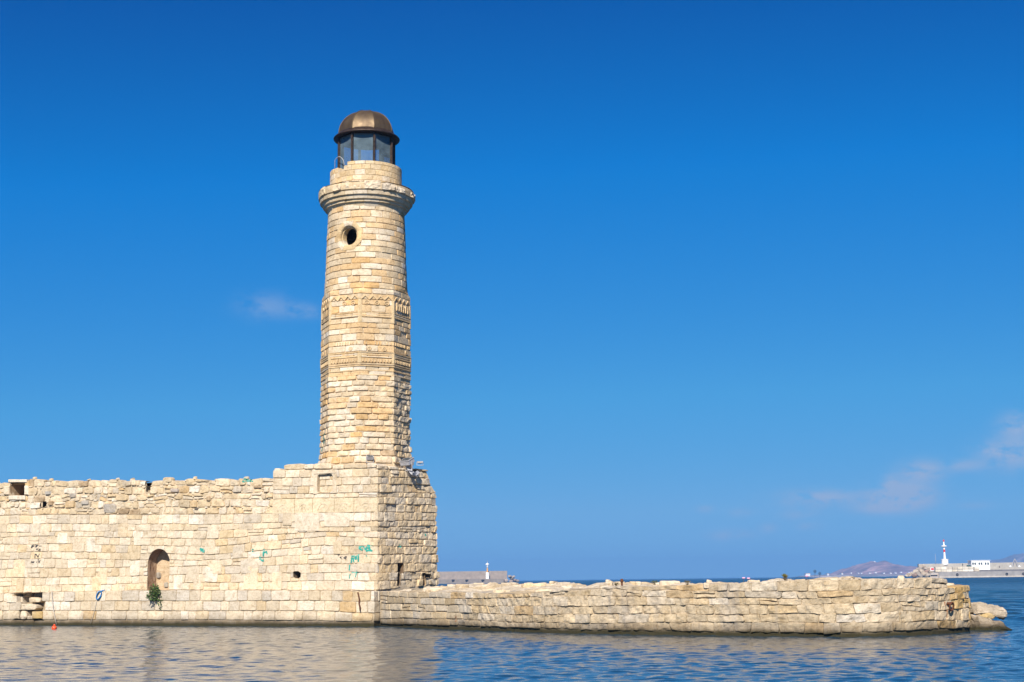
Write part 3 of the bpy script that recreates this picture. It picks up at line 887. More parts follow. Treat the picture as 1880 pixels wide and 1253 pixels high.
# recessed panel with its stone frame
pn = Masonry()
pn.reveal(PED, panel, 0.16, CREAM, MORTAR, d0=-0.02, amp=0.0)
rg = random.Random(17)
PL = [panel.v0, panel.v0 + (panel.v1 - panel.v0) * .36, panel.v0 + (panel.v1 - panel.v0) * .70, panel.v1]
for k in range(3):
    us = split(panel.u0, panel.u1, 0.35, 0.6, rg)
    for a, b in zip(us[:-1], us[1:]):
        pn.stone(PED, [(a, PL[k]), (b, PL[k]), (b, PL[k+1]), (a, PL[k+1])], pick(rg, [(CREAM, 2), (WARM, 2), (PALE, 1)]), off=-0.13, bulge=0.02, bevel=0.05, seed=k, amp=0.015)
fw = 0.22
for q in ([(panel.u0 - fw, panel.v0 - .05), (panel.u0, panel.v0 - .05), (panel.u0, panel.v1 + .02), (panel.u0 - fw, panel.v1 + .02)],
          [(panel.u1, panel.v0 - .05), (panel.u1 + fw, panel.v0 - .05), (panel.u1 + fw, panel.v1 + .02), (panel.u1, panel.v1 + .02)],
          [(panel.u0 - fw, panel.v1 + .02), (panel.u1 + fw, panel.v1 + .02), (panel.u1 + fw, panel.v1 + .2), (panel.u0 - fw, panel.v1 + .2)]):
    pn.stone(PED, q, PALE, off=0.035, bulge=0.003, bevel=0.04, bw=0.025, amp=0.006, seed=3, skirt=0.2)
pn.build('recessed_panel', M_STONE, pedestal)
pn = Masonry()
# arches carved in relief on the frieze slabs
def arc_ribbon(M_, P, uc, vc, r, w, d, c, a0=0, a1=PI, n=14):
    A_ = np.linspace(a0, a1, n)
    U = np.stack([uc + (r + w) * np.cos(A_), uc + r * np.cos(A_)]); Vv = np.stack([vc + (r + w) * np.sin(A_), vc + r * np.sin(A_)])
    V = np.concatenate([P(U, Vv, np.full_like(U, d)).reshape(-1, 3), P(U, Vv, np.full_like(U, d - 0.08)).reshape(-1, 3)])
    F = []
    for i in range(n - 1):
        F += [(i, n + i, n + i + 1, i + 1), (i, i + 1, 2 * n + i + 1, 2 * n + i), (n + i, 3 * n + i, 3 * n + i + 1, n + i + 1)]
    M_.push(V, np.array(F), np.tile(c, (len(V), 1)))
for k in range(5):
    uc = (fr[k] + fr[k + 1]) / 2; v0 = float(UPF[0](uc)); v1 = float(UPF[2](uc - 1e-4))
    arc_ribbon(pn, PED, uc, v0 + 0.16, 0.24, 0.045, 0.026, (0.61, 0.53, 0.41))
    arc_ribbon(pn, PED, uc, v0 + 0.16, 0.10, 0.04, 0.024, (0.61, 0.53, 0.41))
    pn.build('frieze_relief', M_STONE, pedestal); pn = Masonry()

# --- shaft -----------------------------------------------------------------
R0 = 1.95
yR = [852, 846, 836, 820, 690, 668, 560, 549, 540, 530, 470, 398, 380]
oR = [86.5, 85, 83, 82.2, 81.6, 82.2, 80.5, 80.5, 76.0, 75, 72.6, 69.6, 69.4]
zR = np.array([tz(y) for y in yR]); rR = np.array([trad(r, y) for r, y in zip(oR, yR)])
z_oct0, z_oct1 = tz(549), tz(539)
THV = R(-7.7)
class Shaft:
    corners = [ (THV + k * PI / 4) * R0 for k in range(-5, 5)]
    def __call__(s, u, v, d):
        u = np.asarray(u, float); v = np.asarray(v, float) + u * 0
        th = u / R0
        r = np.interp(v, zR, rR)
        a = np.mod(th - THV, PI / 4) - PI / 8
        ro = r / 0.991 * math.cos(PI / 8) / np.cos(a)
        k = np.clip((v - z_oct0) / (z_oct1 - z_oct0), 0, 1)
        rr = ro * (1 - k) + r * k + d
        ang = CAMANG + th
        return np.stack([TC[0] + rr * np.cos(ang), TC[1] + rr * np.sin(ang), v], -1)
SH = Shaft()
def sh_uv(px, y):
    """theta-length and height on the shaft for a picture point"""
    th = 0.0; z = tz(y)
    ths = np.linspace(-1.5, 1.5, 600)
    for _ in range(5):
        P = SH(ths * R0, np.full_like(ths, z), 0.0); X, _y = proj(P)
        th = np.interp(px, X, ths); q = SH(np.array([th * R0]), np.array([z]), 0.0)[0]
        z = z_at(q[0], q[1], y)
    return float(th * R0), float(z)
def zf(y):
    return sh_uv(665, y)[1]
ylines = [850, 837, 826, 814.5, 803, 792.5, 781.5, 770.5, 759.5, 748.5, 737.5, 727, 718, 708, 697.5, 688, 679.5, 670.5, 666, 656, 645, 633, 624.5, 611.5, 601.5, 592, 582.5, 572, 559, 549, 538.5, 528.5, 518, 506, 494, 483, 472.5, 462, 451.5, 440, 429, 418, 408, 398, 385, 372]
zl = [zf(y) for y in ylines]
uwin, zwin = sh_uv(639, 433)
win = Hole('circle', uwin - 0.47, uwin + 0.47, zwin - 0.47, zwin + 0.47)
winS = Hole('circle', uwin - 0.60, uwin + 0.60, zwin - 0.60, zwin + 0.60)
ms = Masonry()
rg = random.Random(44)
prev = ()
sp = {}
for (x, y, c, o) in ((712, 468, (0.74, 0.71, 0.66), -0.10), (739, 611, (0.70, 0.68, 0.66), -0.10), (630, 680, (.72, .68, .60), 0.02), (636, 639, WHITE, 0.02),
                     (650, 731, WHITE, 0.02), (645, 756, WHITE, .03), (672, 755, OCHRE, .03), (640, 590, PALE, 0), (614, 597, OCHRE, .01), (650, 503, WHITE, .02), (684, 487, WHITE, .02)):
    sp[(x, y)] = (*sh_uv(x, y), c, o)
lo_u, hi_u = -PI * R0, PI * R0
for i in range(len(zl) - 1):
    us = split(lo_u, hi_u, 0.42, 1.05 if i > 3 else 0.9, rg, prev); prev = us
    if i >= 29: wj = 0.0
    for k in range(len(us) - 1):
        a, b = us[k], us[k + 1]
        q = [(a, zl[i]), (b, zl[i]), (b + (rg.uniform(-.02, .02) if k < len(us) - 2 else 0), zl[i + 1]), (a + (rg.uniform(-.02, .02) if k > 0 else 0), zl[i + 1])]
        q = [(x, z + rg.uniform(-.008, .008)) for x, z in q]
        uc, vc = qc(q); th = math.degrees(uc / R0); y = (ylines[i] + ylines[i + 1]) / 2
        c = pick(rg, TOWERTAB if y < 735 else [(PALE, 30), (CREAM, 28), (WHITE, 14), (TWARM, 18), (TORANGE, 4), (TAN, 6)])
        off = rg.uniform(-0.008, 0.012); bulge, amp, rn, gap, bev, bw, wob = 0.010, 0.009, rg.uniform(0.05, .4), 0.006, 0.045, 0.03, 0.006
        if y > 690:                       # rougher, weathered lower part
            f = min(1, (y - 690) / 60); bulge, amp, rn, gap, bev, bw = 0.014 + 0.02 * f, 0.012 + 0.02 * f, rg.uniform(.1, .8), 0.009, 0.06, 0.05
            off = rg.uniform(-0.02, 0.03); wob = .012
        if 700 < y < 850 and th > 28 and th < 115:     # eroded flank
            f = min(1, (th - 28) / 25)
            off = rg.uniform(-0.035, 0.035) * f + rg.uniform(-.01, .02); bulge, amp, rn, bw, wob, gap = 0.02, 0.042, 0.35, 0.05, 0.022, 0.004
            c = pick(rg, [(TAN, 26), (WARM, 26), (CREAM, 24), (PALE, 16), (GREY, 6), (BROWN, 3)])
        for (su, sv, sc_, so) in sp.values():
            if q[0][0] < su < q[1][0] and q[0][1] < sv < q[3][1]: c, off = sc_, so
        ms.stone(SH, q, c, off=off, bulge=bulge, bevel=bev, bw=bw, gap=gap, amp=amp, skirt=0.2, rnd_=rn, holes=[winS], seed=i * 40 + k, wob=wob, res=0.10)
ms.sheet(SH, lo_u, hi_u, lambda u: u * 0 + zl[0] - 0.4, lambda u: u * 0 + zl[-1], -0.034, MORTAR, 0.12, [winS], amp=0.014)
shaft = ms.build('shaft', M_TOWER, house)

# carved bands on the eight-sided part
cb = Masonry()
BC = (0.60, 0.465, 0.29)
def ring_band(y0, y1, d, c=BC, th0=-180, th1=180, gap_corner=False, jitter=0.0):
    """moulding running round the octagon"""
    z0, z1 = zf(y0), zf(y1); d *= 0.62
    for k in range(-5, 5):
        a = (THV + k * PI / 4) * R0; b = a + PI / 4 * R0
        if gap_corner: a += 0.10; b -= 0.10
        cc = pick(rg, [(BC, 4), (PALE, 1), (TAN, 1)])
        q = [(a, z0), (b, z0), (b, z1), (a, z1)]
        cb.stone(SH, q, cc, off=d + rg.uniform(-.004, .006), bulge=0.0, bevel=d * 0.6, bw=0.02, gap=0.002, amp=0.006, skirt=d + 0.06, seed=k + 30, wob=0.003, res=0.2)
def bits(y0, y1, w, step, d, c, inset=0.08, skipc=False, prob=1.0, shape='box'):
    z0, z1 = zf(y0), zf(y1)
    for k in range(-5, 5):
        a = (THV + k * PI / 4) * R0 + inset; b = a + PI / 4 * R0 - 2 * inset
        n = int((b - a) / step)
        for i in range(n):
            if rg.random() > prob: continue
            u = a + (i + 0.5) * (b - a) / n
            if shape == 'box':
                q = [(u - w/2, z0), (u + w/2, z0), (u + w/2, z1), (u - w/2, z1)]
                cb.stone(SH, q, c, off=d, bulge=0.0, bevel=0.02, bw=0.015, gap=0, amp=0.004, skirt=d + 0.05, seed=i, wob=0, res=0.2)
            else:
                arc_ribbon(cb, SH, u, (z0 + z1) / 2, w * 0.30, w * 0.14, d, c, 0, 2 * PI, 13)
                arc_ribbon(cb, SH, u, (z0 + z1) / 2, w * 0.05, w * 0.12, d, c, 0, 2 * PI, 9)
bits(559, 551, .26, .42, .05, BC, shape='ring', prob=0.85)
for y0, y1, d in ((574, 572, .05), (577.5, 575, .035), (581.5, 578.5, .05)):
    ring_band(y0, y1, d)
# zig-zag row
z0, z1 = zf(548.5), zf(541.5)
for k in range(-5, 5):
    a = (THV + k * PI / 4) * R0 + 0.06; b = a + PI / 4 * R0 - 0.12; n = 4
    for i in range(n):
        for (f0, f1, za, zb) in ((0, .5, z0, z1), (.5, 1, z1, z0)):
            ua, ub = a + (i + f0) * (b - a) / n, a + (i + f1) * (b - a) / n; t = 0.05
            q = [(ua, za - t), (ub, zb - t), (ub, zb + t * .6), (ua, za + t * .6)]
            cb.stone(SH, q, BC, off=0.045, bulge=0, bevel=0.015, bw=0.012, gap=0, amp=0.003, skirt=0.1, seed=i, wob=0, res=0.2)
# flutes on the right-hand facet and corner posts
a = (THV + PI / 4) * R0
for i in range(6):
    u = a + 0.25 + i * 0.2
    cb.stone(SH, [(u - .045, zf(566)), (u + .045, zf(566)), (u + .045, zf(552)), (u - .045, zf(552))], BC, off=0.06, bulge=.02, bevel=.03, bw=.02, gap=0, amp=.005, skirt=.12, wob=0, seed=i)
for k in range(-5, 5):
    u = (THV + k * PI / 4) * R0
    for y0, y1 in ((592, 549),):
        cb.stone(SH, [(u - .09, zf(y0)), (u + .09, zf(y0)), (u + .09, zf(y1)), (u - .09, zf(y1))], (0.58, 0.47, 0.30), off=0.03, bulge=0, bevel=.02, bw=.015, gap=0, amp=.004, skirt=.08, wob=0, seed=k + 9, res=0.2)
cb.build('carved_band', M_TOWER, shaft)
cb = Masonry()
for y0, y1, d in ((648, 645.5, .06), (652, 649, .04), (669, 666.5, .05), (673, 670.5, .07), (681, 678.5, .05), (689, 686.5, .045)):
    ring_band(y0, y1, d)
ring_band(656, 653.5, .06, gap_corner=True)
bits(664, 658, .07, .135, .045, BC)
bits(632, 626, .06, .125, .035, BC, prob=0.85)
bits(643.5, 635.5, .22, .55, .04, BC, shape='ring', prob=0.6)
for k in range(-5, 5):
    u = (THV + k * PI / 4) * R0
    cb.stone(SH, [(u - .09, zf(666)), (u + .09, zf(666)), (u + .09, zf(645)), (u - .09, zf(645))], (0.58, 0.47, 0.30), off=0.03, bulge=0, bevel=.02, bw=.015, gap=0, amp=.004, skirt=.08, wob=0, seed=k + 9, res=0.2)
cb.build('carved_band', M_TOWER, shaft)

# round window
rw = Masonry()
NS = 8
def ring_pt(a, r):
    return uwin + r * math.cos(a), zwin + r * math.sin(a)
for k in range(NS):
    a0 = 2 * PI * k / NS + PI / 8; a1 = a0 + 2 * PI / NS
    m = 5
    As = np.linspace(a0 + 0.006, a1 - 0.006, m)
    def octr(a, r): return r * math.cos(PI / 8) / math.cos(((a - PI / 8) % (PI / 4)) - PI / 8)
    prof = [(-0.03, 0.76, 1), (0.018, 0.76, 1), (0.024, 0.74, 1), (0.024, 0.60, 0), (0.012, 0.55, 0), (-0.005, 0.50, 0), (-0.05, 0.47, 0), (-0.14, 0.455, 0), (-0.15, 0.42, 0), (-0.42, 0.42, 0)]
    U, Vv, D = [], [], []
    for (d, r, oc) in prof:
        for a in As:
            rr = octr(a, r) if oc else r
            u_, v_ = uwin + rr * math.cos(a), zwin + rr * math.sin(a)
            U.append(u_); Vv.append(v_); D.append(d)
    V = SH(np.array(U), np.array(Vv), np.array(D))
    idx = np.arange(len(prof) * m).reshape(len(prof), m)
    F = np.stack([idx[:-1, :-1], idx[:-1, 1:], idx[1:, 1:], idx[1:, :-1]], -1).reshape(-1, 4)
    cc = pick(rg, [((0.58, 0.45, 0.27), 3), (PALE, 1)])
    rw.push(V, F, np.tile(cc, (len(V), 1)) * (1 + 0.08 * vnoise(V, 4, 1))[:, None])
roundw = rw.build('round_window', M_TOWER, shaft)

# --- cornice ---------------------------------------------------------------
cy = [398, 390, 389.5, 385.6, 385.0, 378.6, 378.0, 371.6, 371.0, 362, 354]
cr = [69, 72.5, 75.5, 76.2, 79.6, 81.2, 84.2, 85.4, 88.4, 89, 88]
zc = np.array([tz(y) for y in cy]); rc_ = np.array([trad(r, y) for r, y in zip(cr, cy)])
def CO(u, v, d):
    th = np.asarray(u) / 2.2; r = np.interp(v, zc, rc_) + d
    return np.stack([TC[0] + r * np.cos(CAMANG + th), TC[1] + r * np.sin(CAMANG + th), v + th * 0], -1)
mc = Masonry()
rg = random.Random(61)
us = split(-PI * 2.2, PI * 2.2, 0.32, 0.85, rg)
for k in range(len(us) - 1):
    a, b = us[k], us[k + 1]
    zm1 = tz(384.9); zm2 = tz(371.2)
    ztop = zc[-1] + rg.choice([-0.15, -0.08, -0.03, 0.0, 0.02, 0.04])
    c = pick(rg, [(CREAM, 3), (WARM, 3), (PALE, 3), (TAN, 1)])
    o = rg.uniform(-0.02, 0.02)
    mc.stone(CO, [(a, zc[0]), (b, zc[0]), (b, zm1), (a, zm1)], c, off=o, bulge=0, bevel=0.02, bw=0.015, gap=0.003, amp=0.008, skirt=0.3, seed=k, wob=0.0, res=0.16, rows=list(zc))
    mc.stone(CO, [(a + .15, zm1), (b + .15, zm1), (b + .15, zm2), (a + .15, zm2)], pick(rg, [(CREAM, 3), (WARM, 3), (PALE, 2)]), off=o * .5, bulge=0, bevel=0.02, bw=0.015, gap=0.003, amp=0.008, skirt=0.3, seed=k + 50, wob=0.0, res=0.16, rows=list(zc))
    mc.stone(CO, [(a, zm2), (b, zm2), (b, ztop), (a, ztop + rg.uniform(-.05, .03))], pick(rg, [(PALE, 4), (CREAM, 3), (WHITE, 2), (GREY, 1)]), off=o - rg.choice([0, 0, 0.03, 0.07, 0.12]), bulge=0.01, bevel=0.06, bw=0.05, gap=0.012, amp=0.05, freq=6,
             skirt=0.6, seed=k + 99, wob=0.02, rnd_=0.6, res=0.06)
mc.sheet(CO, -PI * 2.2, PI * 2.2, lambda u: u * 0 + zc[0], lambda u: u * 0 + zc[-1] - 0.1, -0.04, TAN, 0.12, amp=0.004, nv=24)
TOPC = lambda u, v, d: CO(u, np.full_like(np.asarray(u, float), zc[-1] - 0.1), d) + np.stack([np.asarray(u) * 0, np.asarray(u) * 0, np.asarray(v) * 0 + 0.0], -1)
mc.cap(lambda u, v, d: np.concatenate([CO(u, np.full_like(np.asarray(u, float), zc[-1]), d)[..., :2], np.asarray(v)[..., None]], -1), -PI * 2.2, PI * 2.2, float(zc[-1] - 0.06), -0.03, -0.75, PALE)
cornice = mc.build('cornice', M_TOWER, house)

# --- gallery wall ----------------------------------------------------------
gl_y = [349, 340, 330, 320.5, 310.5, 301, 294.6]
# heights read at the front of the ring
def ring_z(y, rpx):
    r = trad(rpx, 320); p = TC + tocam * r
    return z_at(p[0], p[1], y)
gz = [ring_z(y, 64) for y in gl_y]
GR = trad(64.3, 320)
def GA(u, v, d):
    th = np.asarray(u, float) / GR; r = GR + d
    return np.stack([TC[0] + r * np.cos(CAMANG + th), TC[1] + r * np.sin(CAMANG + th), v + th * 0], -1)
mg = Masonry(); rg = random.Random(71); prev = ()
tw = -PI * GR
for i in range(len(gz) - 1):
    us = split(-PI * GR, PI * GR, 0.30, 0.52, rg, prev); prev = us
    for a, b in zip(us[:-1], us[1:]):
        th = math.degrees((a + b) / 2 / GR)
        if i == len(gz) - 2 and -105 < th < -38: continue
        if i == len(gz) - 3 and -56 < th < -44: continue
        mg.stone(GA, [(a, gz[i]), (b, gz[i]), (b, gz[i+1]), (a, gz[i+1])], pick(rg, [((0.60, 0.48, 0.31), 5), (WARM, 2), (PALE, 2)]), off=rg.uniform(-.004, .004) + (0.05 if th < -60 and th > -110 else 0), bulge=0.003, bevel=0.03, bw=0.015,
                 gap=0.004, amp=0.004, skirt=0.28, seed=int(a * 30) + i, wob=0.003, rnd_=0.1)
mg.sheet(GA, -PI * GR, PI * GR, lambda u: u * 0 + gz[0] - 0.3, lambda u: u * 0 + gz[-3] + 0.1, -0.02, MORTAR, 0.12, amp=0.004)
gal = mg.build('gallery_wall', M_TOWER, house)
# curved handrail by the gap
hr = MB()
lanR = trad(51.5, 270)
def pol(th, r, z): return np.array([TC[0] + r * math.cos(CAMANG + th), TC[1] + r * math.sin(CAMANG + th), z])
th_h = R(-46); p0 = pol(R(-68), lanR + 0.12, 0)
zg = gz[-1]
pts = []
pA_ = pol(R(-74), GR - 0.12, 0); pB_ = pol(R(-42), GR - 0.12, 0)
for i in range(13):
    f = i / 12; p = pA_ + (pB_ - pA_) * f
    pts.append((p[0], p[1], zg + 0.02 + 0.42 * math.sin(PI * (0.25 + 0.75 * f)) ** 0.8 if f < 1 else zg - 0.1))
pts = [(pts[0][0], pts[0][1], zg - 0.3)] + pts
hr.tube(pts, 0.016, 8)
hr.build('handrail', M_GREYMETAL, gal, True)

# --- lantern ---------------------------------------------------------------
z_b = gz[-1] - 0.55; z_t = tz(254)
TV = R(15)
lf = MB(); lfs = MB()
def octprof(prof, mb, tv=TV, n=8):
    V, F = [], []
    for r, z in prof:
        for k in range(n): V.append(pol(tv + k * 2 * PI / n, r, z))
    m = len(prof)
    for j in range(m - 1):
        for i in range(n):
            k = (i + 1) % n; F.append((j*n+i, j*n+k, (j+1)*n+k, (j+1)*n+i))
    mb.add(V, F)
octprof([(lanR - .12, z_t - .16), (lanR + .02, z_t - .16), (lanR + .02, z_t + .1), (lanR - .12, z_t + .1), (lanR - .12, z_t - .16)], lf)
octprof([(lanR - .12, z_b - .5), (lanR + .03, z_b - .5), (lanR + .03, z_b + .10), (lanR - .12, z_b + .10), (lanR - .12, z_b - .5)], lfs)
# ceiling plate inside the roof
cv = [pol(TV + k * PI / 4, lanR - .05, z_t - 0.05) for k in range(8)] + [pol(TV + k * PI / 4, lanR - .05, z_t - 0.01) for k in range(8)]
lf.add(cv, [tuple(range(8))[::-1], tuple(range(8, 16))])
lfo = lf.build('lantern_frame', M_DARKMETAL, house)
lfs.build('lantern_sill', M_DARKMETAL, house)
for k in range(8):
    mb = MB(); a = TV + k * PI / 4
    p = pol(a, lanR, 0); rad = np.array([math.cos(CAMANG + a), math.sin(CAMANG + a), 0]); tan = np.array([-rad[1], rad[0], 0])
    mb.box((p[0], p[1], (z_b + z_t) / 2), (0.10, 0.12, z_t - z_b), (tan, rad, (0, 0, 1)))
    mb.box((p[0] + rad[0] * .065, p[1] + rad[1] * .065, (z_b + z_t) / 2), (0.05, 0.02, z_t - z_b - .1), (tan, rad, (0, 0, 1)))
    mb.build('mullion', M_DARKMETAL, lfo)
    b = a + PI / 4
    V = []
    for r in (lanR - 0.02, lanR - 0.032):
        for (t, z) in ((a, z_b + .1), (b, z_b + .1), (b, z_t - .16), (a, z_t - .16)):
            V.append(pol(t, r, z))
    ctr = np.mean(V, 0); V = [np.array(q) + (ctr - np.array(q)) * 0.0 for q in V]
    V = [V[0], V[1], V[2], V[3]]
    mesh('window_pane', V, [(0, 1, 2, 3)], M_GLASS, lfo, smooth=False)

# --- dome ------------------------------------------------------------------
dm = MB()
z_e = tz(256.5); z_d0 = tz(252); z_top = tz(206)
Rd = trad(50.5, 250)
prof = []
Hh = z_top - z_d0
for i in range(15):
    f = i / 14 * PI / 2
    prof.append((Rd * max(0.012, math.cos(f) ** 0.95), z_d0 + Hh * math.sin(f)))
# gores: eight flat panels
V, F = [], []
for r, z in prof:
    for k in range(8): V.append(pol(TV + k * PI / 4, r / math.cos(PI / 8) * 0.965, z))
for k in range(8):
    mbv = []
m = len(prof)
# separate vertices per gore for crisp seams
for k in range(8):
    a, b = TV + k * PI / 4, TV + (k + 1) * PI / 4
    VV = []
    for r, z in prof:
        rr = r / math.cos(PI / 8) * 0.965
        pa, pb = pol(a, rr, z), pol(b, rr, z)
        for t in np.linspace(0, 1, 5):
            q = pa + (pb - pa) * t
            # slightly cambered sheet
            rad = (q[:2] - TC); q = q.copy(); q[:2] += rad * 0.018 * math.sin(PI * t)
            VV.append(q)
    idx = np.arange(m * 5).reshape(m, 5)
    FF = np.stack([idx[:-1, :-1], idx[:-1, 1:], idx[1:, 1:], idx[1:, :-1]], -1).reshape(-1, 4)
    dm.add(VV, [tuple(f) for f in FF])
dome = dm.build('dome', M_BRONZE, house, True)
ev = MB()
Re = trad(60.2, 257)
ev.lathe((TC[0], TC[1], 0), [(lanR - .1, z_e - .02), (Re - .05, z_e - .06), (Re, z_e - .045), (Re + .012, z_e - .01), (Re - .02, z_e + .03), (Rd + .10, z_e + .12), (Rd + .012, z_d0 + .10), (Rd - .3, z_d0 + .10)], 64, cap=False)
ev.build('eave_ring', M_DARKMETAL, dome, True)
sm = MB()
for k in range(8):
    a = TV + k * PI / 4
    sm.tube([pol(a, r / math.cos(PI / 8) * 0.965 + .004, z) for r, z in prof[:-1]], 0.018, 6)
sm.lathe((TC[0], TC[1], z_top - .03), [(.16, 0), (.15, .05), (.02, .07)], 16)
sm.build('seam', M_BRONZE, dome, True)

# --- graffiti ---------------------------------------------------------------
def bvh_of(o):
    me = o.data; L = np.array(o.matrix_world.translation if o.parent is None else world_loc(o))
    V = np.zeros(len(me.vertices) * 3, np.float32); me.vertices.foreach_get('co', V); V = V.reshape(-1, 3) + L
    return BVHTree.FromPolygons([tuple(v) for v in V.tolist()], [tuple(p.vertices) for p in me.polygons])
BV = {}
def paint(o, P, strokes, width, name, mat, parent, jitter=0.0):
    """sprayed strokes lying on the stones' real surface"""
    if o.name not in BV: BV[o.name] = bvh_of(o)
    bv = BV[o.name]
    Vs, Fs, n = [], [], 0
    for st in strokes:
        w = width
        if isinstance(st[0], (int, float)): w, st = st[0], st[1]
        pts = [np.array(P.uv(x, y)) for x, y in st]
        dense = []
        for a, b in zip(pts[:-1], pts[1:]):
            m = max(1, int(np.linalg.norm(b - a) / 0.05))
            for i in range(m): dense.append(a + (b - a) * i / m)
        dense.append(pts[-1])
        D = np.array(dense)
        T = np.gradient(D, axis=0); T /= (np.linalg.norm(T, axis=1, keepdims=True) + 1e-9)
        Nn = np.stack([-T[:, 1], T[:, 0]], 1)
        rows = []
        for s_ in (-1, 0, 1):
            uv = D + Nn * (s_ * w / 2 * (1.1 + 0.45 * n1(np.arange(len(D)) * 0.7, 5))[:, None])
            o1 = P(uv[:, 0], uv[:, 1], np.full(len(D), 0.4)); o0 = P(uv[:, 0], uv[:, 1], np.full(len(D), -0.4))
            L = []
            for p, q in zip(o1, o0):
                dr = Vector(q - p).normalized()
                h = bv.ray_cast(Vector(p), dr, 0.6)
                L.append(np.array(h[0]) - np.array(dr) * 0.006 if h[0] is not None else (p * 0.45 + q * 0.55))
            rows.append(L)
        m = len(D)
        V = np.concatenate([np.array(r) for r in rows]); Vs.append(V)
        for i in range(m - 1):
            for r in range(2):
                Fs.append((n + r*m + i + 1, n + r*m + i, n + (r+1)*m + i, n + (r+1)*m + i + 1))
        n += 3 * m
    return mesh(name, np.concatenate(Vs), Fs, mat, parent)

g1 = [[(659, 1003), (660, 1008), (664, 1010), (668, 1006), (667, 1003)], [(661, 1005), (666, 1004)], [(670, 1003), (670, 1009), (673, 1010)], [(674, 1004), (672, 1011)],
      [(674, 1002), (680, 1002), (676, 1007), (681, 1010), (684, 1012)], [(679, 1003), (679, 1009)], [(681, 1003), (687, 1003)], [(672, 1012), (678, 1011), (684, 1012)],
      (0.05, [(645, 1022), (653, 1021), (658, 1020)]), [(646, 1024), (645, 1034)], (0.10, [(653, 1022), (654, 1028)]), [(649, 1024), (649, 1033)], [(658, 1018), (658, 1032)],
      (0.05, [(642, 1037), (641, 1048)]), (0.04, [(656, 1046), (653, 1060)]), (0.04, [(643, 1054), (641, 1063)]), (0.05, [(645, 1052), (658, 1051)]), (0.04, [(672, 1020), (674, 1022)]),
      [(731, 1000), (733, 1005)], [(734, 999), (735, 1005), (738, 1002)], (0.07, [(780, 979), (781, 985)])]
for ga, gb in ((0, 8), (8, 13), (13, 17), (17, 18), (18, 20), (20, 21)):
    paint(pedestal, PED, g1[ga:gb], 0.065, 'graffiti', M_PAINT_GREEN, pedestal)
g2 = [[(620, 1020), (623, 1019)], [(624, 1023), (628, 1027)], [(631, 1024), (636, 1027)], [(626, 1024), (629, 1022)], [(633, 1023), (637, 1023)]]
paint(pedestal, PED, g2, 0.045, 'graffiti', M_PAINT_BLACK, pedestal)
g3_ = [(0.08, [(484, 1009), (484, 1020), (483, 1031)]), [(477, 1024), (479, 1028), (482, 1030), (485, 1030)], [(485, 1015), (490, 1013)], (0.08, [(463, 1010), (464, 1013)]), (0.07, [(465, 1008), (464, 1014)]),
       (0.07, [(367, 1008), (377, 1010)]), [(370, 1009), (373, 1014), (376, 1012)], (0.05, [(368, 1012), (372, 1011)]), [(489, 1012), (491, 1018)], [(476, 1028), (477, 1022), (480, 1023)]]
for gs in (g3_[0:3] + g3_[8:], g3_[3:5], g3_[5:8]):
    paint(wall_face, WALL, gs, 0.06, 'graffiti', M_PAINT_GREEN, wall)
paint(parapet, WALL, [[(446, 881), (450, 879), (449, 884), (455, 880), (454, 885), (461, 881)], [(452, 883), (463, 884)], [(444, 884), (448, 885)]], 0.055, 'graffiti', M_PAINT_GREEN, wall)
g4 = [(0.075, [(58, 1007), (59.5, 1001)]), [(60, 1001), (63, 1002), (62, 1004), (60, 1004)], [(66, 1002), (66.5, 1006)], [(66, 1002), (71, 1001.5)], [(66, 1004), (69, 1003.5)], (0.03, [(72, 1003), (77, 1003)]),
      [(67, 1010), (69, 1008), (70, 1009)], [(72, 1009.5), (75, 1008.5)], [(70, 1011.5), (72, 1012), (75, 1011.5)], (0.05, [(64.5, 1025), (65, 1018), (67, 1018.5), (70.5, 1023.5), (72.5, 1017)]),
      (0.045, [(70, 1027), (72, 1034), (74, 1029)]), (0.03, [(67, 1033), (70, 1031)]), (0.06, [(58, 1032), (62, 1033), (63, 1031)])]
paint(wall_face, WALL, g4, 0.045, 'graffiti', M_PAINT_BLACK, wall)
# green tag near the foot of the shaft
class _S:
    def __call__(s, u, v, d): return SH(u, v, d)
    def uv(s, x, y): return sh_uv(x, y)
paint(shaft, _S(), [(0.09, [(595, 800), (595.5, 808), (594.5, 815)]), [(593, 799), (597, 797)], [(597, 806), (594, 811)], (0.10, [(592.5, 822), (591.5, 829)])], 0.06, 'graffiti', M_PAINT_GREEN, shaft)

# ------------------------------------------------------------------ BREAKWATER
wl = [(690, 1150.6), (760, 1154), (850, 1157.5), (960, 1161.5), (1075, 1164.5), (1200, 1166.5), (1330, 1168), (1450, 1169), (1540, 1170), (1620, 1169.5), (1700, 1166.5), (1750, 1163.5), (1782, 1161)]
bp = [hit_z(x, y)[:2] for x, y in wl]
bp[0] = pC + dirW * 0.05 - norW * 0.4
# the head of the mole turns back
e1 = bp[-1]
head = [e1 + np.array([0.35, 1.0]), e1 + np.array([0.55, 2.4]), e1 + np.array([0.25, 4.0]), e1 + np.array([-0.9, 5.2]), e1 + np.array([-3.0, 5.9])]
def chaikin(p, n=2):
    for _ in range(n):
        q = [p[0]]
        for a, b in zip(p[:-1], p[1:]): q += [a * .75 + b * .25, a * .25 + b * .75]
        q.append(p[-1]); p = q
    return p
BW = Path(chaikin(bp + head, 2), smooth=True)
class FrontOnly:
    def __init__(s, P, umax): s.P, s.umax = P, umax
    def uv(s, px, py, d=0.0):
        us = np.linspace(0, s.umax, 3000); z = 1.0
        for _ in range(4):
            X, _y = proj(s.P(us, us * 0 + z, d)); u = np.interp(px, X, us)
            q = s.P(np.array([u]), np.array([0.0]), d)[0]; z = z_at(q[0], q[1], py)
        return float(u), float(z)
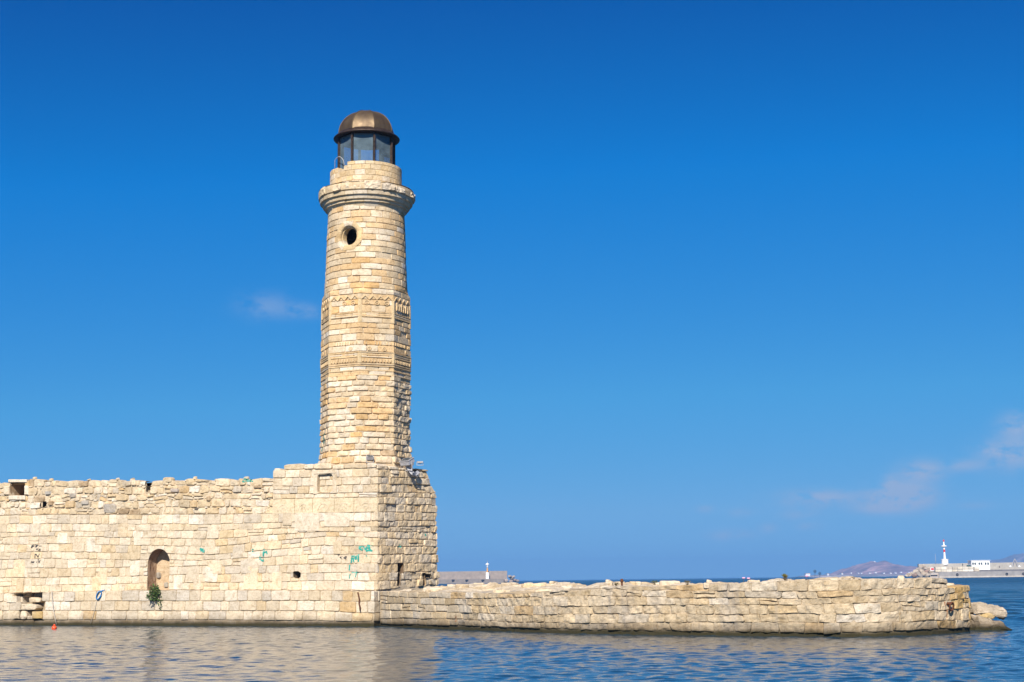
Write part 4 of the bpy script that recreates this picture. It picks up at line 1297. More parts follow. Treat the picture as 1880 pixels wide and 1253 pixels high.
X_, _y = proj(BW(np.linspace(0, BW.u[-1], 4000), np.zeros(4000), 0.0))
u_head = float(np.linspace(0, BW.u[-1], 4000)[X_.argmax()])
BF = FrontOnly(BW, u_head)
bw_cols = [(695, [1165, 1147, 1135, 1121, 1107, 1095, 1086, 1085]),
           (840, [1168, 1149, 1137, 1125, 1112, 1099, 1087, 1086]),
           (950, [1170, 1153, 1143, 1129, 1113, 1098, 1091, 1090]),
           (1100, [1174, 1157, 1144, 1128, 1113, 1094, 1082, 1079]),
           (1300, [1178, 1159, 1143, 1127.7, 1111, 1099, 1085, 1073]),
           (1480, [1180, 1164, 1145, 1128, 1110, 1098, 1086, 1065]),
           (1650, [1180, 1158, 1142, 1124, 1105, 1092, 1081, 1061]),
           (1722, [1176, 1155, 1139.5, 1121, 1103, 1091, 1080, 1062]),
           (1778, [1172, 1152, 1139, 1116.5, 1099, 1086, 1076, 1075])]
BL = lines_fn(BF, bw_cols, wob=0.03, seed=31)
rg = random.Random(91)
mb_ = Masonry()
u_step = BF.uv(1727, 1075)[0]
brow = courses(BL, 0.0, BW.u[-1], 0.5, 1.3, rg, tilt=0.05, vj=0.02, p_half=0.04)
uS = BF.uv(838, 1120)[0]
for n_, (i, q) in enumerate(brow):
    uc, vc = qc(q)
    hgt = (q[3][1] + q[2][1] - q[0][1] - q[1][1]) / 2
    if hgt < 0.07: continue
    if i == 6 and uc > u_step: continue
    tl = uc < uS
    c = pick(rg, MOLETAB)
    px_ = proj(BW(np.array([uc]), np.array([vc]), 0.0))[0][0]
    if px_ > 1730 and i > 0: c = pick(rg, [(WARM, 2), ((0.52, 0.37, 0.17), 2), (CREAM, 2)])
    if tl: c = pick(rg, [(CREAM, 3), (WARM, 3), (PALE, 2), (TAN, 2)])
    kk = rg.uniform(0.76, 0.90); c = tuple(x * kk for x in c)
    und = 0.16 if i == 0 else 0.0
    if tl:
        mb_.stone(BW, q, c, off=rg.uniform(-0.01, 0.02) - und, bulge=0.015, bevel=0.06, bw=0.045, gap=0.008, amp=0.014, skirt=0.5, seed=n_, rnd_=0.2)
    else:
        mb_.stone(BW, q, c, off=rg.uniform(-0.022, 0.024) - und, bulge=0.003, bevel=0.045, bw=0.03, gap=0.005, amp=0.038, freq=5.2, skirt=0.6, seed=n_, rnd_=rg.uniform(0.0, 0.3), wob=0.022, res=0.075)
def btop(u):
    v = BL[7](u)
    return np.where(np.asarray(u) > u_step, BL[6](u), v)
mb_.sheet(BW, 0, BW.u[-1], lambda u: BL[0](u) - 0.3, lambda u: btop(u) - 0.03, -0.05, (0.43, 0.36, 0.27), 0.12, amp=0.022)
mole = thing('stone_breakwater', 'low stone breakwater curving right from the lighthouse base over the water', 'breakwater', (*BW(np.array([BW.u[-1] * .4]), np.array([0.0]), 0.0)[0][:2], 0.0))
mole_face = mb_.build('masonry_face', M_MOLE, mole)
# rough top surface: rises towards the sea side
tb = Masonry()
back_px = [(690, 1084), (760, 1078), (810, 1074.5), (870, 1071.5), (1000, 1071), (1100, 1071), (1200, 1069.5), (1300, 1071), (1370, 1069.5), (1440, 1066), (1540, 1062), (1650, 1059.5), (1727, 1059.5)]
us = np.arange(0, u_head + 3.0, 0.11)
ds = np.linspace(0.0, 1.0, 34)
WID = np.interp(us, [0, u_head * .6, u_head - 1.5, u_head, u_head + 3.0], [5.5, 6.0, 5.0, 3.0, 2.0])
U = np.tile(us, (len(ds), 1)); Dd = -ds[:, None] * WID[None, :] - 0.06
Pb = BW(U, U * 0, Dd)
bx = np.array([b[0] for b in back_px]); by = np.array([b[1] for b in back_px])
Xb, _y = proj(np.concatenate([Pb[-1][:, :2], np.full((len(us), 1), 1.75)], 1))
yb = np.interp(Xb, bx, by)
zb = np.array([z_at(p[0], p[1], y) for p, y in zip(Pb[-1], yb)])
uf = btop(us) - 0.02
zb = np.where(us > u_step, np.minimum(zb, uf + 0.03), np.maximum(zb, uf + 0.02))
prof = np.clip(ds * 1.5, 0, 1)[:, None] ** 0.8
Z = uf[None, :] * (1 - prof) + zb[None, :] * prof
pp = np.stack([U, Dd, U * 0], -1)
nz = fbm(pp, 0.9, 4, 11); ledge_ = np.floor(nz * 3.0) * 0.055
env = np.clip(ds * 5, 0, 1)[:, None] * np.where(us > u_step, 0.4, 1.0)[None, :]
Z = Z + env * (0.035 * fbm(pp, 2.2, 3, 14) + ledge_ - 0.06)
V = np.concatenate([Pb[..., :2], Z[..., None]], -1).reshape(-1, 3)
idx = np.arange(U.size).reshape(U.shape)
F = np.stack([idx[:-1, :-1], idx[:-1, 1:], idx[1:, 1:], idx[1:, :-1]], -1).reshape(-1, 4)
cc = 0.86 * np.array([CREAM, GREY, TAN, PALE])[(np.floor((vnoise(pp, 0.55, 20) + 1) * 2).astype(int).clip(0, 3)).ravel()]
cc = cc * (1 + 0.2 * vnoise(V, 3, 1))[:, None]
tb.push(V, F, cc)
# seaward side down to the water
Pq = Pb[-1].copy(); top_ = np.concatenate([Pq[:, :2], Z[-1][:, None]], 1); bot = np.concatenate([Pq[:, :2], np.full((len(us), 1), -0.4)], 1)
V = np.concatenate([top_, bot]); n_ = len(us)
F = np.array([(i + 1, i, n_ + i, n_ + i + 1) for i in range(n_ - 1)])
tb.push(V, F, np.tile(TAN, (2 * n_, 1)))
# loose slabs lying on the top
rg = random.Random(101)
for k in range(110):
    i = rg.randrange(5, int(len(us) * 0.93)); j = rg.randrange(1, 30)
    p = np.array([Pb[j, i, 0], Pb[j, i, 1], Z[j, i]]); w, l, h = rg.uniform(.15, .6), rg.uniform(.2, .9), rg.uniform(.03, .14)
    a = rg.uniform(0, PI)
    quad = [(-w/2, -l/2), (w/2, -l/2*rg.uniform(.6, 1)), (w/2*rg.uniform(.6, 1), l/2), (-w/2, l/2*rg.uniform(.6, 1))]
    def SL(u, v, d, p=p, a=a, h=h):
        u = np.asarray(u); v = np.asarray(v)
        x = u * math.cos(a) - v * math.sin(a); y = u * math.sin(a) + v * math.cos(a)
        return np.stack([p[0] + x, p[1] + y, p[2] - 0.02 + d], -1)
    if Z[j, i] + h > 1.93: continue
    tb.stone(SL, quad, pick(rg, [(CREAM, 3), (GREY, 2), (PALE, 3), (TAN, 2)]), off=h, bulge=0.03, bevel=0.04, bw=.06, rnd_=.9, amp=.025, skirt=h + .1, seed=k, wob=0.03)
mole_top = tb.build('top_surface', M_MOLE, mole)

# ------------------------------------------------------------------ rocks
def boulder(c, r, seed, sq=(1, 1, 1), sub=3, amp=0.35, f=1.2, rot=0.0):
    import bmesh
    bm = bmesh.new(); bmesh.ops.create_icosphere(bm, subdivisions=sub, radius=1.0)
    V = np.array([v.co for v in bm.verts]); F = [tuple(v.index for v in fa.verts) for fa in bm.faces]; bm.free()
    n = fbm(V + seed * 3.1, f, 4, seed); V = V * (1 + amp * n)[:, None]
    # facets
    rr = random.Random(seed)
    for _ in range(9):
        d = np.array([rr.gauss(0, 1) for _ in range(3)]); d /= np.linalg.norm(d); h = rr.uniform(.55, .85)
        k = V @ d; V = V - d * (np.maximum(0, k - h) * 0.85)[:, None]
    V = V * np.array(sq) * r
    ca, sa = math.cos(rot), math.sin(rot)
    V = np.stack([V[:, 0] * ca - V[:, 1] * sa, V[:, 0] * sa + V[:, 1] * ca, V[:, 2]], 1) + np.asarray(c)
    return V, F
def rock(name, label, c, r, seed, sq, colr, mat=None, group=None, sub=4, **kw):
    V, F = boulder(c, r, seed, sq, sub, **kw)
    cc = np.asarray(colr) * (1 + 0.25 * vnoise(V, 1.6 / max(r, .3), 3))[:, None]
    o = mesh(name, V, F, mat or M_ROCK, None, cc, False, origin=(c[0], c[1], 0))
    return tag(o, label, 'rock', group)
p = hit_z(1806, 1157)
def slab(name, label, outline, D0, thick, seed, colr):
    """rough rock slab: outline in the upright plane at distance D0, given real thickness in depth"""
    pts = [at(x, y, D0) for x, y in outline]; n = len(pts)
    P = np.array(pts); cen = P.mean(0)
    rows = []; ks = 21
    for i in range(ks):
        f = i / (ks - 1); s_ = math.sqrt(max(0.02, 1 - (2 * f - 1) ** 4)) ** 0.7
        for r_ in ((1.0,)):
            q = cen + (P - cen) * np.array([s_, 1, 0.55 + 0.45 * s_]); q = q.copy(); q[:, 1] += (f - 0.5) * thick
            rows.append(q)
    # densify along outline
    rows2 = []
    for q in rows:
        e = []
        for i in range(n):
            a, b = q[i], q[(i + 1) % n]
            m = 12
            for t in range(m): e.append(a + (b - a) * t / m)
        rows2.append(np.array(e))
    m = len(rows2[0]); V = np.concatenate(rows2); F = []
    for i in range(ks - 1):
        for j in range(m):
            k = (j + 1) % m; F.append((i*m+j, (i+1)*m+j, (i+1)*m+k, i*m+k))
    base = len(V); V = np.concatenate([V, [rows2[0].mean(0)], [rows2[-1].mean(0)]])
    for j in range(m):
        k = (j + 1) % m; F.append((base, j, k)); F.append((base + 1, (ks-1)*m+k, (ks-1)*m+j))
    V = V + 0.075 * np.stack([fbm(V, 2.4, 5, seed), fbm(V, 2.4, 5, seed + 1), fbm(V, 3.2, 5, seed + 2)], -1)
    cc = np.asarray(colr) * (1 + 0.25 * vnoise(V, 2.4, 3) + 0.2 * vnoise(V, 7, 6))[:, None]
    o = mesh(name, V, F, M_ROCK, None, cc, False, origin=(cen[0], cen[1], 0))
    return tag(o, label, 'rock')
slab('rock_slab', 'grey overhanging rock slab propped behind the right end of the breakwater', [(1770, 1106), (1795, 1108), (1808, 1113), (1824, 1113), (1836, 1121), (1838, 1130), (1832, 1135), (1822, 1131), (1805, 1127), (1790, 1126), (1770, 1126)], 51.0, 1.7, 3, (0.43, 0.375, 0.31))
slab('rock_slab', 'pointed grey rock sloping into the water beyond the right end of the breakwater', [(1770, 1128), (1790, 1130), (1802, 1136), (1822, 1140), (1836, 1148), (1850, 1155), (1843, 1163), (1770, 1164)], 50.6, 1.8, 8, (0.40, 0.345, 0.28))
rock('rock', 'small yellow rock wedged between the two rock slabs', (*at(1810, 1133, 50.2)[:2], at(1810, 1133, 50.2)[2]), 0.26, 4, (1.3, 1.0, 0.6), (0.46, 0.35, 0.18), sub=3)

# ------------------------------------------------------------------ small things on the masonry
# iron ring with its rust
ur, vr = BF.uv(1740, 1114)
rg_ = thing('mooring_ring', 'rusty iron mooring ring hanging at the right end of the breakwater', 'mooring ring', BW(np.array([ur]), np.array([vr]), np.array([0.05]))[0])
c0 = BW(np.array([ur]), np.array([vr]), np.array([0.14]))[0]
nn_ = BW(np.array([ur]), np.array([vr]), np.array([1.0]))[0] - BW(np.array([ur]), np.array([vr]), np.array([0.0]))[0]
tt = np.array([-nn_[1], nn_[0], 0.0])
mb = MB(); mb.tube([c0 + 0.13 * (tt * math.cos(a) * .9 + np.array([0, 0, 1]) * math.sin(a)) + nn_ * 0.03 * math.sin(a) for a in np.linspace(0, 2 * PI, 24)[:-1]], 0.030, 8, closed=True)
mb.build('ring', M_RUST, rg_, True)
mb = MB(); mb.tube([c0 - nn_ * .25 + np.array([-0.02, 0, .09]), c0 + nn_ * .02 + np.array([0, 0, .1])], 0.05, 8)
mb.build('staple', M_RUST, rg_, True)
class _B:
    def __call__(s, u, v, d): return BW(u, v, d)
    def uv(s, x, y): return BF.uv(x, y)
paint(mole_face, _B(), [(0.06, [(1739, 1119), (1738.5, 1127), (1739, 1135)]), (0.05, [(1735, 1105), (1734.5, 1113)])], 0.05, 'rust_stain', M_RUSTSTAIN, mole)
paint(mole_face, _B(), [(0.10, [(1837 - 1000 + 0, 1132), (838, 1142)])], 0.1, 'rust_stain', M_RUSTSTAIN, mole)
# broken iron strap at the ledge corner
ptsx = [(657.5, 1088), (659.5, 1095), (660.5, 1102), (660, 1108), (661.5, 1115), (662, 1122)]
mb = MB(); pts = []
for i, (x, y) in enumerate(ptsx):
    u_, v_ = LEDGE.uv(x, y); pts.append(LEDGE(np.array([u_]), np.array([v_]), np.array([0.05 + 0.03 * (i % 2)]))[0])
mb.tube(pts, [0.035, 0.03, 0.035, 0.03, 0.04, 0.025], 7)
tag(mb.build('iron_strap', M_RUST, None, True, origin=pts[-1]), 'corroded brown iron strap hanging on the quay corner below the lighthouse', 'iron strap')
# iron post on the mole
def on_top(px, py):
    """point on the mole's top surface seen at a pixel"""
    if 'top' not in BV: BV['top'] = bvh_of(mole_top)
    d = ray(px, py)
    h = BV['top'].ray_cast(Vector(CAM), Vector(d).normalized(), 200)
    if h[0] is None:
        if 'mf' not in BV: BV['mf'] = bvh_of(mole_face)
        h = BV['mf'].ray_cast(Vector(CAM), Vector(d).normalized(), 200)
    if h[0] is None: return at(px, py, 52.0)
    return np.array(h[0])
p = on_top(1142, 1080)
mb = MB(); mb.tube([p - (0, 0, .1), p + (0, 0, .22)], .035, 8); mb.lathe((p[0], p[1], p[2] + .2), [(.05, 0), (.06, .03), (.06, .09), (.03, .12)], 10)
tag(mb.build('iron_post', M_RUST, None, True, origin=p), 'short rusty iron post standing on the breakwater top', 'post')

# plants
def leaves(mb, c, rad, n, lsize, rg, cols, up=0.3, squash=(1, 1, 1), spike=False):
    for _ in range(n):
        d = np.array([rg.gauss(0, 1), rg.gauss(0, 1), rg.gauss(0, 1)]); d /= np.linalg.norm(d)
        if spike: d[2] = abs(d[2]) + 0.6; d /= np.linalg.norm(d)
        r = rg.random() ** 0.5
        p = np.asarray(c) + d * r * np.array(squash) * rad
        a = d + np.array([rg.gauss(0, .5), rg.gauss(0, .5), rg.gauss(0, .5) + up]); a /= np.linalg.norm(a)
        b = np.cross(a, [rg.gauss(0, 1), rg.gauss(0, 1), rg.gauss(0, 1)]); b /= np.linalg.norm(b) + 1e-9
        l = lsize * rg.uniform(.6, 1.3); w = l * (0.16 if spike else 0.42)
        nrm = np.cross(a, b) * l * .12
        k = rg.uniform(.7, 1.3); cc = np.array(cols[rg.randrange(len(cols))]) * k
        mb.add([p, p + a * l * .5 + b * w + nrm, p + a * l, p + a * l * .5 - b * w + nrm], [(0, 1, 2, 3)], cc)
rg = random.Random(7)
u_, v_ = WALL.uv(287, 1090); pc = LEDGE(np.array([LEDGE.uv(286, 1096)[0]]), np.array([v_]), np.array([0.10]))[0]
cap_ = thing('caper_bush', 'green caper bush hanging from the foot of the arched niche', 'plant', pc)
mb = MB()
root = pc + np.array([0.0, 0.25, 0.25])
ctrs = []
for i in range(15):
    e = pc + np.array([rg.uniform(-.27, .30), rg.uniform(-.2, .1), rg.uniform(-.30, .20)])
    if i < 3: e = pc + np.array([0.32 + .04 * i, -.05, -.40 - .1 * i])
    m_ = (root + e) / 2 + np.array([0, -.1, .12])
    mb.tube([root, m_, e], [.014, .011, .006], 5); ctrs += [m_, e, e, (m_ + e) / 2]
mb.build('stem', M_STEM, cap_, True)
mb = MB()
GL = [(0.055, 0.10, 0.022), (0.075, 0.13, 0.03), (0.04, 0.075, 0.02), (0.10, 0.14, 0.045)]
for c in ctrs: leaves(mb, c, 0.13, 11, 0.085, rg, GL)
mb.build('foliage', M_LEAF, cap_)
def weed(px, py, h, w, n, cols, label, spike=True):
    p = on_top(px, py); r = thing('weed_tuft', label, 'plant', p)
    mb = MB()
    for _ in range(max(4, n // 8)):
        e = p + np.array([rg.uniform(-w, w), rg.uniform(-w, w), h * rg.uniform(.5, 1)]); mb.tube([p - (0, 0, .05), (p + e) / 2 + (rg.uniform(-.02, .02), 0, 0), e], [.008, .006, .003], 4)
    mb.build('stem', M_STEM, r, True)
    mb = MB(); leaves(mb, p + (0, 0, h * .35), 1.0, n, h * .38, rg, cols, .5, (w, w, h * .5), spike); mb.build('foliage', M_LEAF, r)
weed(1441, 1066, .20, .085, 90, [(0.16, 0.16, 0.035), (0.11, 0.12, 0.03), (0.20, 0.15, 0.04)], 'yellow-green bushy tuft, tallest plant on the breakwater skyline')
weed(1202, 1074, .14, .16, 70, [(0.10, 0.12, 0.03), (0.07, 0.08, 0.03)], 'small low green tuft left of centre on the breakwater top')
weed(1262, 1074, .15, .16, 60, [(0.13, 0.11, 0.06), (0.09, 0.085, 0.04)], 'dry brownish tuft near the broken middle of the breakwater')
weed(1132, 1080, .18, .09, 50, [(0.12, 0.10, 0.05), (0.09, 0.08, 0.04)], 'dry upright tuft beside the short rusty iron post')
M_PINK = plain('pink_petals', (0.62, 0.36, 0.50), 0.7, 0, .1, 4, 0)
for px, py, h, lab in ((1365, 1068.5, .12, 'small pink flower on the breakwater skyline, leftmost of a close pair'), (1374, 1068.5, .11, 'paler pink flower, right-hand one of a close pair on the breakwater'),
                       (1481, 1064, .10, 'lone pink flower on the breakwater right of the tallest green tuft')):
    p = on_top(px, py + 1.5); r = thing('pink_flower', lab, 'flower', p, 'pink flowers on the breakwater')
    mb = MB(); mb.tube([p - (0, 0, .06), p + (0.01, 0, h)], .006, 5); mb.build('stem', M_STEM, r, True)
    mb = MB()
    for k in range(6):
        a = k * PI / 3; q = p + (0.01, 0, h + .01); d = np.array([math.cos(a), math.sin(a), .35])
        mb.lathe(q + d * .03, [(.008, -.02), (.028, 0), (.026, .02), (.008, .035)], 7)
    mb.build('petals', M_PINK, r, True)
# blue rope, pale line and orange buoy
u_, v_ = LEDGE.uv(183, 1093); mb = MB()
pts = []
for a in np.linspace(0, 4 * PI, 44):
    k = 1 + .10 * math.sin(a * .5 + 1)
    pts.append(LEDGE(np.array([u_ + .13 * k * math.cos(a) + .16 * math.sin(a) * k * .5]), np.array([v_ + .21 * k * math.sin(a)]), np.array([.06 + .02 * math.sin(a * 1.5)]))[0])
e = LEDGE(np.array([u_ + .30]), np.array([v_ + .24]), np.array([.0]))[0]
pts = [e, (e + pts[8]) / 2] + pts[8:]
mb.tube(pts, .022, 6)
tag(mb.build('rope_coil', M_BLUE, None, True, origin=e), 'coil of bright blue rope hung on the quay ledge', 'rope')
def ledge_pts(l, d): return [LEDGE(np.array([LEDGE.uv(x, y)[0]]), np.array([LEDGE.uv(x, y)[1]]), np.array([d]))[0] for x, y in l]
mb = MB(); mb.tube(ledge_pts([(97, 1084), (97.5, 1094), (98.5, 1108), (100, 1120), (103, 1134), (105.5, 1147)], .07), .014, 6)
tag(mb.build('mooring_line', M_ROPE, None, True, origin=ledge_pts([(105, 1147)], .07)[0]), 'thin pale rope hanging down the ledge behind the orange buoy', 'rope')
mb = MB(); mb.tube(ledge_pts([(179, 1103), (176, 1118), (172, 1132), (168, 1145)], .06), .010, 6)
tag(mb.build('mooring_line', M_ROPE, None, True, origin=ledge_pts([(168, 1145)], .06)[0]), 'thin faint rope hanging below the blue rope coil', 'rope')
pb = hit_z(99.5, 1155.5)
by_ = thing('mooring_buoy', 'small round orange buoy floating below the left of the harbour wall', 'buoy', pb)
mb = MB(); rb = 0.115
mb.lathe((pb[0], pb[1], pb[2] + .05), [(rb * math.cos(t), rb * math.sin(t)) for t in np.linspace(-1.5, 1.5, 13)], 20); mb.build('float', M_ORANGE, by_, True)
mb = MB(); mb.lathe((pb[0], pb[1], pb[2] + .15), [(.045, 0), (.045, .05), (.03, .065), (.012, .07)], 12); mb.build('neck', M_ORANGE, by_, True)

# floodlights on the pedestal top
def flood(px, py, Y, size, tilt, yaw, label, arm=None):
    p = at(px, py, Y); r = thing('floodlight', label, 'floodlight', p)
    cy_, sy_ = math.cos(yaw), math.sin(yaw); ct, st = math.cos(tilt), math.sin(tilt)
    xa = np.array([cy_, sy_, 0]); fa = np.array([-sy_ * ct, cy_ * ct, st]); za = np.cross(xa, fa)
    w, d_, h = size
    mb = MB(); mb.box(p, (w, d_, h), (xa, fa, za)); mb.box(p - za * h * .55, (w * .7, d_ * .7, h * .35), (xa, fa, za), taper=1.0)
    mb.box(p + za * h * .52, (w * 1.06, d_ * 1.06, h * .12), (xa, fa, za))
    for k in range(5): mb.box(p - za * h * .8 + xa * w * (.1 * k - .2), (.012, d_ * .5, h * .4), (xa, fa, za))
    mb.build('housing', M_GREYMETAL, r)
    mb = MB(); mb.box(p + za * h * .6, (w * .88, d_ * .88, h * .06), (xa, fa, za)); mb.build('lens', M_LENS, r)
    mb = MB()
    for s_ in (-1, 1): mb.box(p + xa * s_ * w * .56 - np.array([0, 0, h * .9]), (.02, .05, h * 2.2), (xa, np.array([-sy_, cy_, 0]), (0, 0, 1)))
    mb.box(p - np.array([0, 0, h * 2.0]), (w * 1.14, .05, .02), (xa, np.array([-sy_, cy_, 0]), (0, 0, 1)))
    mb.build('bracket', M_GREYMETAL, r)
    return r, p
_uf = PED.uv(752, 868); yk = PED(np.array([_uf[0]]), np.array([_uf[1]]), np.array([0.55]))[0][1] - 2.0
fl, pf = flood(747.5, 848, yk + 2.0, (.52, .42, .20), R(25), R(-35), 'large grey floodlight leaning out at the right edge of the lighthouse base')
mb = MB()
a_ = [at(745, 853, yk + 2.1), at(752, 862, yk + 2.0), at(757, 869, yk + 1.95), at(763, 871, yk + 2.2), at(768, 867, yk + 2.5)]
for p, q in zip(a_[:-1], a_[1:]):
    t = (q - p); L_ = np.linalg.norm(t); t /= L_; s_ = np.cross(t, [0, 1, 0]); s_ /= np.linalg.norm(s_); mb.box((p + q) / 2, (.16, .05, L_ + .04), (s_, np.cross(t, s_), t))
mb.build('support_arm', M_GREYMETAL, fl)
flood(679, 840.5, K[1] + 1.0, (.30, .22, .12), R(30), R(20), 'small grey floodlight on the lighthouse base in front of the tower foot')
r, p = flood(771, 849, yk + 3.2, (.26, .18, .07), R(0), R(10), 'flat thin floodlight lying at the far right top of the lighthouse base')

# ------------------------------------------------------------------ FAR HARBOUR, left
DL = 1150.0
def fx(px, py, D): return at(px, py, D)
GC = (0.27, 0.225, 0.19)
z0f = 0.0
a = at(200, 1072, DL); b = at(932, 1068, DL)
fm = thing('far_breakwater', 'distant brown-grey concrete breakwater behind the lighthouse base', 'breakwater', (b[0], DL, 0))
def prism(mb, pts, y0, y1, c):
    """upright outline (x,z) with depth"""
    n = len(pts); V = [(x, y0, z) for x, z in pts] + [(x, y1, z) for x, z in pts]
    F = [tuple(range(n)), tuple(range(n, 2 * n))[::-1]] + [((i + 1) % n, i, n + i, n + (i + 1) % n) for i in range(n)]
    mb.add(V, F, c)
def xz(px, py, D): p = at(px, py, D); return (p[0], p[2])
mb = MB()
zt_ = at(870, 1049, DL)[2]; zq = at(870, 1063.5, DL)[2]; xe = at(931, 1050, DL)[0]; xl = at(100, 1050, DL)[0]
prism(mb, [(xl, -1), (xe, -1), (xe, zt_), (xl, zt_)], DL + 8, DL + 12, GC)
mb.build('wave_wall', M_CONC, fm)
mb = MB(); xq = at(925, 1066, DL)[0]
prism(mb, [(xl, -1), (xq, -1), (xq, zq), (xl, zq)], DL, DL + 7.95, (0.21, 0.18, 0.155)); mb.build('quay', M_CONC, fm)
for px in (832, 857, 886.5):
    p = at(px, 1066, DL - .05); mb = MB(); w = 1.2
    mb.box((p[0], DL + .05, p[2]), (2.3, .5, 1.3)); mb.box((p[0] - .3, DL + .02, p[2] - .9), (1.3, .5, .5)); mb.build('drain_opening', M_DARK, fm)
def far_light(px, yb, D, sc, kind, label):
    p = at(px, yb, D); k = D / FPX
    r = thing('harbour_beacon', label, 'beacon', p)
    def H(y): return (yb - y) * k
    if kind == 0:
        for nm, prof, mat in (('base', [(3.3 * k, -1.0), (3.1 * k, H(1052)), (2.2 * k, H(1051.6))], M_WHITE), ('column', [(1.7 * k, H(1052)), (1.4 * k, H(1043.8))], M_OCHRE),
                              ('collar', [(1.2 * k, H(1044)), (1.2 * k, H(1041.6))], M_GREYMETAL), ('lantern', [(1.0 * k, H(1041.8)), (1.6 * k, H(1040)), (1.6 * k, H(1038.6)), (1.0 * k, H(1038))], M_WHITE),
                              ('gallery', [(3.2 * k, H(1038)), (3.4 * k, H(1036.8)), (2.0 * k, H(1036)), (.5 * k, H(1034.5))], M_WHITE), ('finial', [(.45 * k, H(1035)), (.3 * k, H(1030))], M_GREYMETAL)):
            mb = MB(); mb.lathe(p, prof, 14); mb.build(nm, mat, r, False)
    else:
        for nm, prof, mat in (('base', [(6.0 * k, -1.0), (6.0 * k, H(1028.5)), (6.6 * k, H(1028.3)), (6.6 * k, H(1027.2)), (2.4 * k, H(1026.8))], M_WHITE),
                              ('column', [(2.0 * k, H(1027)), (1.5 * k, H(1014.4))], M_WHITE), ('red_band', [(1.75 * k, H(1014.4)), (1.7 * k, H(1009.6))], M_RED),
                              ('upper_column', [(1.6 * k, H(1009.6)), (1.5 * k, H(1005))], M_WHITE), ('gallery', [(1.6 * k, H(1005)), (4.8 * k, H(1004.4)), (5.0 * k, H(1003.2)), (1.5 * k, H(1002.2)), (1.0 * k, H(1000))], M_WHITE),
                              ('mast', [(1.2 * k, H(1000.5)), (.9 * k, H(995.6))], M_WHITE), ('lantern', [(1.0 * k, H(995.8)), (1.4 * k, H(994.8)), (1.3 * k, H(993)), (.5 * k, H(992))], M_RED)):
            mb = MB(); mb.lathe(p, prof, 14); mb.build(nm, mat, r, False)
    return r
far_light(895, 1062.5, DL + 4, 1, 0, 'small white and ochre harbour beacon on the distant breakwater behind the lighthouse')
rg = random.Random(3)
TIPL = 'brown boulder heaped at the end of the distant left breakwater'
for k, (px, py, rp, cc) in enumerate([(936, 1059, 4.5, (.30, .26, .23)), (940, 1062, 4.5, (.34, .29, .25)), (946, 1066, 4.0, (.26, .19, .15)), (930, 1066.5, 4.5, (.34, .28, .24)),
                                      (938, 1067.5, 4.0, (.28, .22, .18)), (950, 1067, 3.2, (.24, .19, .16)), (923, 1067, 3.5, (.36, .31, .27)), (943, 1059.5, 3.2, (.36, .32, .29)), (926, 1063.5, 3.0, (.33, .29, .26))]):
    p = at(px, py, DL + 2 + (k % 3)); rock('boulder', TIPL, p, rp * DL / FPX, k + 40, (1.1, 1, .85), cc, M_CONC, 'boulders at the distant left breakwater tip', sub=2)

# ------------------------------------------------------------------ FAR HARBOUR, right
DR = 960.0; kr = DR / FPX
rm = thing('far_mole', 'distant grey concrete harbour mole on the right horizon', 'mole', (at(1800, 1058, DR)[0], DR, 0))
xl = at(1724, 1055, DR)[0]; xr = at(2300, 1055, DR)[0]
zq = at(1800, 1049.5, DR)[2]
mb = MB(); prism(mb, [(xl, -1), (xr, -1), (xr, zq), (xl, zq)], DR, DR + 30, (0.27, 0.25, 0.235))
mb.build('quay', M_CONC, rm)
mb = MB(); prism(mb, [(xl, .1), (xr, .1), (xr, .9), (xl, .9)], DR - .35, DR - .02, (0.46, 0.41, 0.35)); mb.build('quay_toe', M_CONC, rm)
zr0 = at(1840, 1046, DR)[2]
mb = MB(); xs = at(1792, 1045, DR)[0]; prism(mb, [(xs, zq), (xr, zq), (xr, zr0), (xs, zr0)], DR + 10, DR + 30, (0.13, 0.12, 0.12)); mb.build('upper_quay', M_CONC, rm)
zw = at(1760, 1034.3, DR)[2]; xw = at(1710, 1040, DR)[0]
mb = MB(); prism(mb, [(xw, zq - 3), (xr, zq - 3), (xr, zw + .8), (xw, zw)], DR + 30.02, DR + 33, (0.37, 0.345, 0.30)); mb.build('wave_wall', M_CONC, rm)
mb = MB(); xb = at(1707, 1050, DR)[0]; zb1 = at(1715, 1051.5, DR)[2]
prism(mb, [(xb, -1), (xl - .02, -1), (xl - .02, zb1), (xb, zb1)], DR + 1.0, DR + 9, (0.42, 0.36, 0.31)); mb.build('end_block', M_CONC, rm)
mb = MB(); p = at(1715.5, 1057, DR); mb.box((p[0], DR + .95, p[2]), (12.5 * kr, .3, 2.2 * kr)); mb.build('gap_shade', M_DARK, rm)  # solid dark box, coloured as the shade in the gap under the slab
